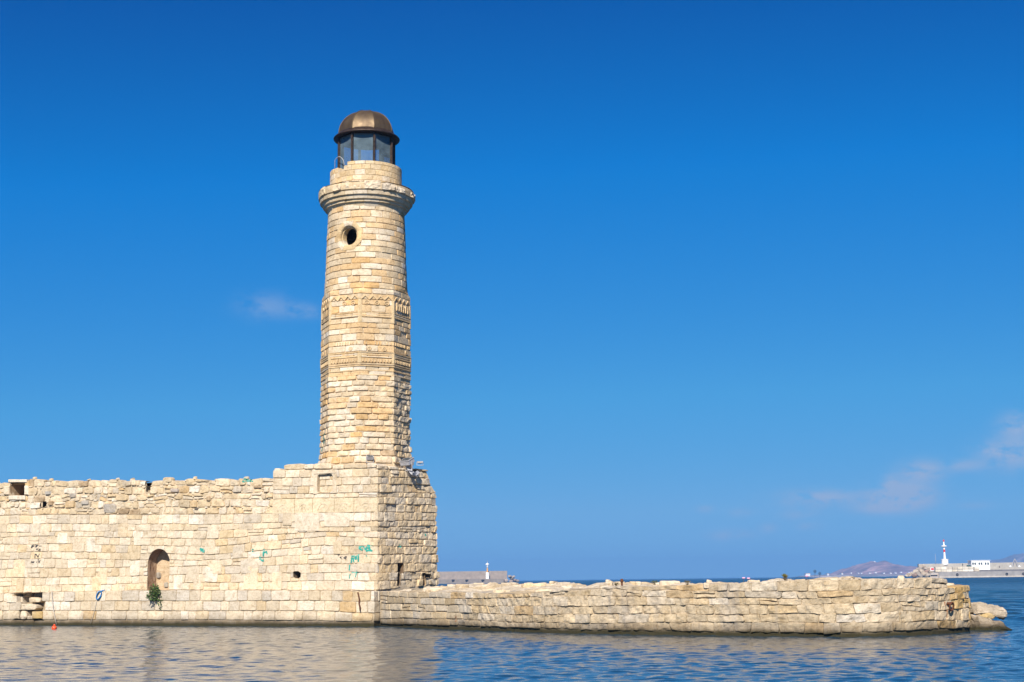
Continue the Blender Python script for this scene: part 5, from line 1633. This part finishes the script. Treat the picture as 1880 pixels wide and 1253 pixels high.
# concrete blocks stacked on the quay
rg = random.Random(13)
row_x = [1717, 1727.5, 1737.5, 1748, 1757, 1767, 1777, 1788]
n_b = 0
ordn = ['first', 'second', 'third', 'fourth', 'fifth', 'sixth', 'seventh', 'last']
for rr in range(2):
    for k, px in enumerate(row_x):
        y1 = (1049.4, 1044.9)[rr]; p = at(px + 5, y1, DR + 3); w = 9.6 * kr if k < 7 else 9.0 * kr
        mb = MB(); h = 4.4 * kr
        cc = pick(rg, [((0.56, 0.50, 0.39), 3), ((0.44, 0.38, 0.29), 2), ((0.66, 0.61, 0.52), 2)])
        mb.box((p[0], DR + 4.5 + rg.uniform(-.4, .4), zq + h * (rr + .5) + .02 * rr), (w, 4.0, h - .02), None, cc); mb.box((p[0], DR + 4.5, zq + h * (rr + .5)), (w * .98, 4.6, h * .8), None, cc)
        o = mb.build('concrete_block', M_CONC, None, origin=(p[0], DR + 4.5, zq + h * rr))
        tag(o, '%s block from the left in the %s row of pale blocks on the far mole' % (ordn[k], ('lower', 'upper')[rr]), 'concrete block', 'pale concrete blocks stacked on the far mole')
far_light(1735, 1034.5, DR + 31.5, 1, 1, 'white light tower with one red band on the distant right mole')
# cabin
p = at(1801, 1044.5, DR + 14); cabin = thing('harbour_cabin', 'white flat-roofed cabin with dark windows on the distant right mole', 'cabin', (p[0], DR + 16, zr0))
cw = 33.5 * kr; ztop = at(1801, 1029.5, DR + 14)[2]
mb = MB(); mb.box((p[0], DR + 18, (zr0 + ztop) / 2), (cw, 8, ztop - zr0)); mb.build('wall', M_WHITE, cabin)
mb = MB(); mb.box((p[0], DR + 18, ztop + .12), (cw + .8, 8.8, .24)); mb.build('roof', M_WHITE, cabin)
for px in (1786.3, 1790.3, 1797.8, 1802.2, 1809.5, 1814):
    q = at(px, 1035.2, DR + 14); mb = MB(); mb.box((q[0], DR + 13.96, q[2]), (2.9 * kr, .12, 4.2 * kr)); w_ = mb.build('window', M_WINDOW, cabin)
# slim pole
p = at(1718, 1034.5, DR + 30); mb = MB(); mb.tube([p - (0, 0, 1), p + (0, 0, 15.5 * kr)], [.14, .08], 8); mb.lathe(p + (0, 0, 15.3 * kr), [(.1, 0), (.22, .1), (.22, .35), (.08, .5)], 8)
tag(mb.build('signal_pole', M_GREYMETAL, None, True, origin=p), 'thin grey pole left of the red banded light tower', 'pole')
# red and white panel
p = at(1712, 1045.5, DR); pnl = thing('painted_panel', 'red panel with a white edge beside the rubble tip of the right mole', 'panel', (p[0], DR, p[2]))
mb = MB(); mb.box((p[0], DR + .6, p[2]), (6.6 * kr, .25, 5.6 * kr)); mb.build('board', M_WHITE, pnl)
mb = MB(); mb.box((p[0] + .1, DR + .4, p[2] + .1), (5.2 * kr, .1, 3.6 * kr)); mb.build('red_field', M_RED, pnl)
for s_ in (-1, 1):
    mb = MB(); mb.box((p[0] + s_ * 2.4 * kr, DR + .95, p[2] - 1.2), (.2, .2, 5.5 * kr + 2.0)); mb.build('leg', M_GREYMETAL, pnl)
# A-shaped lifting frame
p = at(1864.5, 1041, DR + 12); afr = thing('lifting_frame', 'pale A-shaped lifting frame on the far right of the distant mole', 'frame', p)
apex = at(1863, 1026.5, DR + 12)
for px, dy in ((1857, 0), (1871.5, 0), (1860.5, 1.0), (1867.5, 1.0)):
    q = at(px, 1040.5, DR + 12 + 3 * dy); mb = MB(); mb.tube([q - (0, 0, .1), apex + (0, dy, 0)], .22, 6); mb.build('leg', M_GREYMETAL, afr)
for px in (1854.5, 1871):
    q = at(px, 1040, DR + 11); mb = MB(); mb.box(q, (3.4 * kr, 1.2, 2.2 * kr), None, None, .8); mb.build('foot_block', M_WHITE, afr)
# people on the mole: one continuous skinned body each
def person(px, py, D, h, label, shirt, trousers, pose):
    p = at(px, py, D)
    r = thing('person', label, 'person', p)
    J = [(0, 0, .52), (0, 0, .66), (0, 0, .80), (0, 0, .87), (0, -.01, .94), (-.12, 0, .80), (-.15, .02, .62), (-.15, -.05, .46), (.12, 0, .80), (.15, .02, .62), (.15, -.05, .46),
         (-.06, 0, .50), (-.07, -.02 if not pose else -.20, .27 if not pose else .44), (-.07, .02 if not pose else -.22, .03), (.06, 0, .50), (.07, .03 if not pose else -.20, .27 if not pose else .44), (.07, .06 if not pose else -.22, .03)]
    if pose: J = [(x, y, z - .22 if i not in (13, 16) else z) for i, (x, y, z) in enumerate(J)]
    E = [(0, 1), (1, 2), (2, 3), (3, 4), (2, 5), (5, 6), (6, 7), (2, 8), (8, 9), (9, 10), (0, 11), (11, 12), (12, 13), (0, 14), (14, 15), (15, 16)]
    rad = [.085, .09, .085, .04, .065, .045, .035, .028, .045, .035, .028, .07, .052, .038, .07, .052, .038]
    me = bpy.data.meshes.new('body'); me.from_pydata([(x * h, y * h, z * h) for x, y, z in J], E, [])
    o = bpy.data.objects.new('body', me); col.objects.link(o); o.parent = r
    o.modifiers.new('Skin', 'SKIN'); o.modifiers.new('Sub', 'SUBSURF').levels = 1
    sv = me.skin_vertices[0].data if me.skin_vertices else None
    if sv is None:
        bpy.context.view_layer.objects.active = o
    for i, s_ in enumerate(me.skin_vertices[0].data): s_.radius = (rad[i] * h, rad[i] * h); s_.use_root = (i == 0)
    me.materials.append(trousers)
    m2 = MB(); m2.lathe(p + np.array([0, 0, (.56 - (.22 if pose else 0)) * h]), [(.10 * h, 0), (.11 * h, .1 * h), (.125 * h, .22 * h), (.07 * h, .27 * h)], 12); m2.build('shirt', shirt, r, True)
    m3 = MB(); m3.lathe(p + np.array([0, .008 * h, (.945 - (.22 if pose else 0)) * h]), [(.06 * h, -.01 * h), (.07 * h, .02 * h), (.05 * h, .06 * h), (.01 * h, .075 * h)], 10); m3.build('hair', M_DARK, r, True)
M_CLOTHA = plain('dark_green_cloth', (0.04, 0.06, 0.04), 0.9, var=.2); M_CLOTHB = plain('brown_cloth', (0.20, 0.085, 0.05), 0.9, var=.2)
M_CLOTHC = plain('dark_trousers', (0.03, 0.03, 0.04), 0.9, var=.2)
person(1767.5, 1040.2, DR + 22, 1.9, 'tiny person in dark clothes standing on the far mole left of the cabin', M_CLOTHA, M_CLOTHC, 0)
person(1835, 1043.2, DR + 10, 1.9, 'tiny person in brown sitting on the far mole right of the cabin', M_CLOTHB, M_CLOTHC, 1)
# dark green net heap by the cabin
p = at(1779, 1039.6, DR + 14); V, F = boulder((p[0], DR + 14, p[2]), 1.25, 5, (1.7, 1, .75), 3); 
tag(mesh('net_heap', V, F, plain('green_net', (0.03, 0.07, 0.06), .9, var=.4), None, None, True, origin=(p[0], DR + 14, p[2] - .8)), 'dark green heap of netting against the white cabin', 'net')
# tyre fenders
for px, lab in ((1757.5, 'dark round tyre fender on the far mole wall, below the block stack'), (1848.5, 'dark round tyre fender on the far mole wall, right of the cabin'), (1879, 'dark round tyre fender at the right picture edge on the far mole')):
    p = at(px, 1055.2 - (px - 1757) * .012, DR - .3); mb = MB()
    mb.tube([p + np.array([.62 * math.cos(t), 0, .62 * math.sin(t)]) for t in np.linspace(0, 2 * PI, 17)[:-1]], .28, 8, closed=True)
    tag(mb.build('tyre_fender', M_DARK, None, True, origin=p), lab, 'fender', 'tyre fenders on the far mole')
# rubble tip
TIPR = 'pale boulder in the rubble heap at the left tip of the distant right mole'
rg = random.Random(29)
spots = [(1695, 1041.5, 5.2), (1689, 1045, 5), (1700, 1045, 5), (1682, 1049, 5), (1692, 1050, 5.5), (1703, 1050, 5), (1676, 1053, 4.5), (1686, 1054.5, 5), (1697, 1055, 5.2), (1669, 1056, 4), (1708, 1049, 4.0), (1679, 1057, 4.5),
         (1690, 1058, 4.5), (1703, 1057, 4.5), (1664, 1057.5, 3.0), (1706, 1044, 3.5)]
for k, (px, py, rp) in enumerate(spots):
    p = at(px, py, DR + 6 - (py - 1041) * .4 + rg.uniform(-1, 1))
    rock('boulder', TIPR, p, rp * 1.22 * kr, k + 70, (rg.uniform(.9, 1.3), 1, rg.uniform(.7, .95)), pick(rg, [((0.42, 0.345, 0.26), 3), ((0.32, 0.27, 0.22), 2), ((0.27, 0.18, 0.13), 2), ((0.46, 0.385, 0.29), 2)]), M_CONC, 'boulders at the right mole tip', sub=2)

# ------------------------------------------------------------------ FAR COAST
def hill(name, pts, D, depth, seed, c):
    """ridge from a skyline of (px, py); rounded in depth"""
    xs = np.linspace(pts[0][0], pts[-1][0], 90)
    ys = np.interp(xs, [p[0] for p in pts], [p[1] for p in pts])
    P = np.array([at(x, y, D) for x, y in zip(xs, ys)])
    z = np.maximum(P[:, 2], -2)
    rows = []
    for f in np.linspace(-1, 1, 21):
        k = math.cos(f * PI / 2) ** 0.8
        q = P.copy(); q[:, 1] = D + f * depth; q[:, 0] *= 1 + f * depth / D * 0.0
        q[:, 2] = -3 + (z + 3) * k
        q[:, 2] += k * z * 0.16 * fbm(q, 12.0 / depth, 4, seed)
        rows.append(q)
    V = np.concatenate(rows); n = len(xs)
    idx = np.arange(21 * n).reshape(21, n)
    F = np.stack([idx[:-1, :-1], idx[:-1, 1:], idx[1:, 1:], idx[1:, :-1]], -1).reshape(-1, 4)
    m, nt, b = new_mat(name + '_scrub')
    nz_ = noise_tex(nt, 0.012, 6, .65)
    cc = ramp(nt, nz_, [(.32, tuple(x * .45 for x in c)), (.5, c), (.66, tuple(min(1, x * 2.1) for x in c))])
    nt.links.new(cc, b.inputs['Base Color']); b.inputs['Roughness'].default_value = 1.0; b.inputs['Specular IOR Level'].default_value = 0
    o = mesh(name, V, F, m, None, None, True); o['kind'] = 'structure'
    return o
hill('hill', [(1520, 1057.5), (1535, 1054), (1550, 1050.5), (1565, 1044), (1580, 1038), (1597, 1033.5), (1612, 1033), (1628, 1035.5), (1650, 1038.5), (1670, 1042), (1690, 1047), (1715, 1051), (1740, 1053), (1780, 1054)], 5200, 500, 2, (0.27, 0.165, 0.15))
hill('hill', [(1780, 1053), (1810, 1048), (1835, 1037), (1850, 1032), (1862, 1028), (1880, 1019), (1905, 1014), (1960, 1012), (2020, 1013), (2100, 1018), (2200, 1045)], 6500, 900, 5, (0.19, 0.15, 0.14))
hill('coast', [(1470, 1059), (1482, 1056.8), (1500, 1056.3), (1540, 1056), (1580, 1055.5), (1640, 1054.5), (1700, 1054), (1800, 1053)], 4300, 260, 8, (0.26, 0.22, 0.20))
# a few white houses on the far shore
rg = random.Random(17)
hs = [(1482, 1056, 8, 3.2, 'wide white hotel block at the left end of the far coast'), (1519, 1055.3, 3, 2.0, 'small white house on the far coast beside the tall trees'), (1545, 1053.8, 3, 1.6, 'lone white house low on the left foot of the far hill')]
for px, py, w, h, lab in hs:
    D = 4050; k = D / FPX; p = at(px, py, D)
    r = thing('coast_house', lab, 'house', (p[0], D, p[2] - h * k))
    mb = MB(); mb.box((p[0], D, p[2]), (w * k, 20, h * k * 1.6)); mb.build('wall', M_WHITE, r)
    mb = MB(); mb.box((p[0], D, p[2] + h * k * .82), (w * k * 1.04, 21, .8)); mb.build('roof', M_OCHRE, r)
for k in range(11):
    px = 1562 + k * 11.5 + rg.uniform(-4, 4); py = 1053.9 - (px - 1562) * .010 - rg.uniform(0, 1.4); D = 4050 + rg.uniform(-20, 20); kk = D / FPX; p = at(px, py, D)
    mb = MB(); w_ = rg.uniform(1.6, 3.4) * kk; mb.box((p[0], D, p[2]), (w_, 12, 1.3 * kk)); mb.box((p[0], D, p[2] + .75 * kk), (w_ * .7, 8, .4 * kk))
    tag(mb.build('shore_house', M_WHITE, None, origin=(p[0], D, p[2] - .6 * kk)), 'tiny white house in the row along the foot of the far hill', 'house', 'tiny white houses along the foot of the far hill')
p = at(1611, 1032.6, 5150); mb = MB(); mb.lathe((p[0], 5190, p[2] - 2), [(4, -6), (4, 3), (3.2, 5), (.5, 6.4)], 12)
tag(mb.build('hilltop_house', M_WHITE, None, False, origin=(p[0], 5190, p[2])), 'tiny white chapel on the summit of the far hill', 'chapel')
for px, yt, yb, lab in ((1496, 1047.5, 1056, 'taller dark tree standing on the low far coast'), (1505, 1051.5, 1057, 'shorter dark tree right of the taller one on the far coast')):
    D = 3900; k = D / FPX; b_ = at(px, yb, D); t_ = at(px, yt, D)
    r = thing('distant_tree', lab, 'tree', b_)
    mb = MB(); mb.tube([b_ - (0, 0, 4), (b_ + t_) / 2, t_ - (0, 0, 2)], [.9, .7, .4], 6); mb.build('trunk', M_STEM, r, True)
    mb = MB(); rq = random.Random(int(px)); leaves(mb, t_ - (0, 0, 3.0), 1.0, 420, 1.7, rq, [(0.05, 0.06, 0.03), (0.07, 0.075, 0.04)], .2, (2.9, 2.9, 3.6)); mb.build('crown', M_LEAF, r)

# ------------------------------------------------------------------ WATER
def axis(a, b, st, lo, hi, g):
    fine = list(np.arange(a, b + st * .5, st)); s_ = st; x = b; up = []
    while x < hi: s_ *= g; x += s_; up.append(x)
    s_ = st; x = a; dn = []
    while x > lo: s_ *= g; x -= s_; dn.append(x)
    return np.array(dn[::-1] + fine + up)
WX = axis(-29, 44, 0.075, -40000, 40000, 1.16)
WY = np.concatenate([axis(22, 76, 0.11, -3000, 300, 1.018), 300 * 1.022 ** np.arange(1, 245)])
XX, YY = np.meshgrid(WX, WY)
sx = np.gradient(WX); sy = np.gradient(WY)
SP = np.maximum(sx[None, :], sy[:, None])
Zw = np.zeros_like(XX)
rg = random.Random(77)
comp = []
for i in range(64):                     # short-crested harbour ripples
    lam = 0.22 * (4.5 ** (i / 63.0)); th = rg.gauss(R(88), R(52)); k = 2 * PI / lam
    slope = 0.0175 if lam < 0.6 else 0.012
    comp.append((lam, k * math.cos(th), k * math.sin(th), slope / k, rg.uniform(0, 2 * PI), 0))
for i in range(30):                     # chop on the open water outside
    lam = 0.8 * (9.0 ** (i / 29.0)); th = rg.gauss(R(100), R(35)); k = 2 * PI / lam
    comp.append((lam, k * math.cos(th), k * math.sin(th), 0.034 / k, rg.uniform(0, 2 * PI), 1))
for i in range(22):                     # longer waves farther out
    lam = 3.0 * (3.5 ** (i / 21.0)); th = rg.gauss(R(95), R(40)); k = 2 * PI / lam
    comp.append((lam, k * math.cos(th), k * math.sin(th), 0.024 / k, rg.uniform(0, 2 * PI), 2))
far_sea = np.clip((YY - 75) / 60, 0, 1) * np.clip((1500 - YY) / 1000, 0, 1) * np.clip((XX + 300) / 20, 0, 1)
open_sea = np.clip((YY - 50) / 14, 0, 1) * np.clip((XX - 12 + (YY - 50) * .2) / 5, 0, 1)
patch = np.clip(0.85 + 0.55 * fbm(np.stack([XX * .06, YY * .03, XX * 0], -1), 1.0, 3, 4), 0.35, 1.5)
patch = patch * (1 + 0.45 * np.clip((XX + 8) / 9, 0, 1))        # less sheltered past the tower
for lam, kx, ky, a_, ph, kind in comp:
    wgt = np.clip((lam / SP - 1.9) / 1.3, 0, 1)
    Zw += a_ * wgt * np.sin(kx * XX + ky * YY + ph) * (patch, open_sea, far_sea)[kind]
V = np.stack([XX, YY, Zw], -1).reshape(-1, 3)
idx = np.arange(XX.size).reshape(XX.shape)
F = np.stack([idx[:-1, :-1], idx[:-1, 1:], idx[1:, 1:], idx[1:, :-1]], -1).reshape(-1, 4)
def water_mat():
    m, nt, b = new_mat('sea_water')
    b.inputs['Base Color'].default_value = (0.011, 0.042, 0.076, 1)
    b.inputs['Roughness'].default_value = 0.07; b.inputs['IOR'].default_value = 1.333
    b.inputs['Specular IOR Level'].default_value = 0.36
    tc = N(nt, 'ShaderNodeTexCoord')
    n1_ = noise_tex(nt, 1.0, 5, .6, sc=(1.5, 3.2, 1)); n2_ = noise_tex(nt, 1.0, 4, .6, sc=(.22, .5, 1))
    h = mathn(nt, 'ADD', mathn(nt, 'MULTIPLY', n1_, .25), mathn(nt, 'MULTIPLY', n2_, 1.0))
    bp_ = N(nt, 'ShaderNodeBump'); bp_.inputs['Strength'].default_value = 0.55; bp_.inputs['Distance'].default_value = 0.8
    # fine ripples far away, where the mesh no longer carries them
    cd = N(nt, 'ShaderNodeNewGeometry'); sx_ = N(nt, 'ShaderNodeSeparateXYZ'); nt.links.new(cd.outputs['Position'], sx_.inputs[0])
    mr = N(nt, 'ShaderNodeMapRange'); mr.inputs['From Min'].default_value = 60; mr.inputs['From Max'].default_value = 150; mr.inputs['To Min'].default_value = 0.10; mr.inputs['To Max'].default_value = 1.0
    nt.links.new(sx_.outputs['Y'], mr.inputs['Value']); nt.links.new(mr.outputs[0], bp_.inputs['Strength'])
    mr2 = N(nt, 'ShaderNodeMapRange'); mr2.inputs['From Min'].default_value = 75; mr2.inputs['From Max'].default_value = 400; mr2.inputs['To Min'].default_value = 0.06; mr2.inputs['To Max'].default_value = 0.32
    nt.links.new(sx_.outputs['Y'], mr2.inputs['Value']); nt.links.new(mr2.outputs[0], b.inputs['Roughness'])
    nt.links.new(h, bp_.inputs['Height']); nt.links.new(bp_.outputs[0], b.inputs['Normal'])
    return m
wo = mesh('sea', V, F, water_mat()); wo['kind'] = 'structure'

# ------------------------------------------------------------------ LIGHT, SKY
SUN_EL, SUN_AZ = 38.0, 9.0          # azimuth: degrees left of straight behind the camera
sdir = np.array([-math.sin(R(SUN_AZ)) * math.cos(R(SUN_EL)), -math.cos(R(SUN_AZ)) * math.cos(R(SUN_EL)), math.sin(R(SUN_EL))])
sl = bpy.data.lights.new('sun', 'SUN'); sl.energy = 4.8; sl.angle = R(0.55); sl.color = (1.0, 0.925, 0.82)
so = bpy.data.objects.new('sun', sl); col.objects.link(so)
so.rotation_euler = Vector(sdir).to_track_quat('Z', 'Y').to_euler()
so.location = (-30, -60, 60)

w = bpy.data.worlds.new('World'); scene.world = w; w.use_nodes = True
nt = w.node_tree; bg = nt.nodes['Background']
sky = nt.nodes.new('ShaderNodeTexSky'); sky.sky_type = 'NISHITA'; sky.sun_disc = False
sky.sun_elevation = R(SUN_EL); sky.sun_rotation = math.atan2(sdir[0], sdir[1])
sky.air_density = 0.6; sky.dust_density = 0.0; sky.ozone_density = 10.0; sky.altitude = 0
EXPO = 0.78
# grade of the clear deep-blue sky: response curves per channel
crv = nt.nodes.new('ShaderNodeRGBCurve')
pre = nt.nodes.new('ShaderNodeVectorMath'); pre.operation = 'SCALE'; pre.inputs['Scale'].default_value = 0.1 / 1.2
nt.links.new(sky.outputs[0], pre.inputs[0]); nt.links.new(pre.outputs[0], crv.inputs['Color'])
for ci, ptl in enumerate(([(0, 0), (.04, .000), (.071, .001), (.156, .066), (.324, .165), (.58, .20), (1.2, .30)],
                          [(0, 0), (.096, .053), (.177, .205), (.362, .355), (.516, .40), (.637, .435), (.825, .46), (1.2, .50)],
                          [(0, 0), (.26, .305), (.446, .65), (.619, .70), (.804, .75), (1.05, .77), (1.2, .78)])):
    cu = crv.mapping.curves[ci]
    while len(cu.points) < len(ptl): cu.points.new(0.5, 0.5)
    for p_, (x_, y_) in zip(cu.points, ptl): p_.location = (x_ / 1.2, y_); p_.handle_type = 'VECTOR'
crv.mapping.update()
post = nt.nodes.new('ShaderNodeVectorMath'); post.operation = 'SCALE'; post.inputs['Scale'].default_value = 10.0 / 2 ** EXPO
nt.links.new(crv.outputs[0], post.inputs[0])
skyc = post.outputs[0]
# thin fair-weather clouds, fixed by compass bearing and height
tc = nt.nodes.new('ShaderNodeTexCoord'); sp_ = nt.nodes.new('ShaderNodeSeparateXYZ'); nt.links.new(tc.outputs['Generated'], sp_.inputs[0])
az = mathn(nt, 'ARCTAN2', sp_.outputs['X'], sp_.outputs['Y']); el = mathn(nt, 'ARCSINE', sp_.outputs['Z'])
cmb = nt.nodes.new('ShaderNodeCombineXYZ'); nt.links.new(az, cmb.inputs[0]); nt.links.new(el, cmb.inputs[1])
def azel(px, py):
    d = ray(px, py); d = d / np.linalg.norm(d); return math.atan2(d[0], d[1]), math.asin(d[2])
blobs = [(1655, 913, 46, 20, 1.7), (1605, 934, 34, 9, .55), (1505, 915, 62, 13, .8), (1470, 945, 30, 9, .4), (1692, 866, 34, 17, .85), (1636, 883, 11, 11, .5), (1770, 855, 34, 10, .5), (1860, 832, 46, 26, .75), (1866, 782, 26, 20, .65), (1820, 826, 20, 8, .35),
         (1342, 984, 32, 9, .55), (1410, 970, 14, 8, .4), (1484, 966, 18, 7, .38), (1362, 942, 22, 7, .32), (1295, 935, 14, 6, .38), (1790, 928, 26, 6, .22), (492, 563, 44, 20, .30), (560, 572, 30, 12, .26)]
total = None
warp = noise_tex(nt, 62.0, 7, .60, vec=cmb.outputs[0], sc=(1, 1.7, 1))
for px, py, sx_, sy_, am in blobs:
    a0, e0 = azel(px, py)
    da = mathn(nt, 'MULTIPLY', mathn(nt, 'SUBTRACT', az, a0), FPX / sx_); de = mathn(nt, 'MULTIPLY', mathn(nt, 'SUBTRACT', el, e0), FPX / sy_)
    r2 = mathn(nt, 'ADD', mathn(nt, 'MULTIPLY', da, da), mathn(nt, 'MULTIPLY', de, de))
    g = mathn(nt, 'MULTIPLY', mathn(nt, 'EXPONENT', mathn(nt, 'MULTIPLY', r2, -0.9)), am)
    total = g if total is None else mathn(nt, 'ADD', total, g)
nzc = mathn(nt, 'MULTIPLY', mathn(nt, 'SUBTRACT', warp, 0.31), 4.4, clamp=True)
cl = mathn(nt, 'MULTIPLY', mathn(nt, 'MULTIPLY', total, nzc), 1.35, clamp=True)
cl = mathn(nt, 'MULTIPLY', cl, 0.95)
CLOUD = (1.95, 2.7, 4.0)
skyc = mixc(nt, 'MIX', cl, skyc, CLOUD)
nt.links.new(skyc, bg.inputs['Color']); bg.inputs['Strength'].default_value = 0.10

# ------------------------------------------------------------------ HAZE
def haze():
    mb = MB(); mb.box((0, 3950, 56), (16000, 8300, 114))
    m = bpy.data.materials.new('sea_haze'); m.use_nodes = True; nt = m.node_tree
    nt.nodes.remove(nt.nodes['Principled BSDF'])
    pv = nt.nodes.new('ShaderNodeVolumePrincipled'); pv.inputs['Density'].default_value = 1.8e-4
    pv.inputs['Color'].default_value = (0.20, 0.47, 0.92, 1); pv.inputs['Anisotropy'].default_value = 0.0
    nt.links.new(pv.outputs[0], nt.nodes['Material Output'].inputs['Volume'])
    o = mb.build('haze', m, None, colors=False); o['kind'] = 'stuff'
    return o
HAZE = True
if HAZE: haze()

# ------------------------------------------------------------------ CAMERA, OUTPUT
cd = bpy.data.cameras.new('camera'); cam = bpy.data.objects.new('camera', cd); col.objects.link(cam)
cd.lens = 50; cd.sensor_width = 36; cd.clip_start = 0.5; cd.clip_end = 120000
M = Matrix(((RIGHT[0], UP[0], -FWD[0], CAM[0]), (RIGHT[1], UP[1], -FWD[1], CAM[1]), (RIGHT[2], UP[2], -FWD[2], CAM[2]), (0, 0, 0, 1)))
cam.matrix_world = M
scene.camera = cam
scene.render.engine = 'CYCLES'
scene.cycles.use_denoising = True
scene.render.filter_size = 1.2
try: scene.cycles.denoiser = 'OPENIMAGEDENOISE'
except Exception: pass
scene.cycles.max_bounces = 8; scene.cycles.transparent_max_bounces = 12; scene.cycles.volume_bounces = 0
scene.view_settings.view_transform = 'Standard'
scene.view_settings.look = 'None'
scene.view_settings.exposure = EXPO
scene.view_settings.gamma = 1.0
scene.view_settings.use_curve_mapping = False
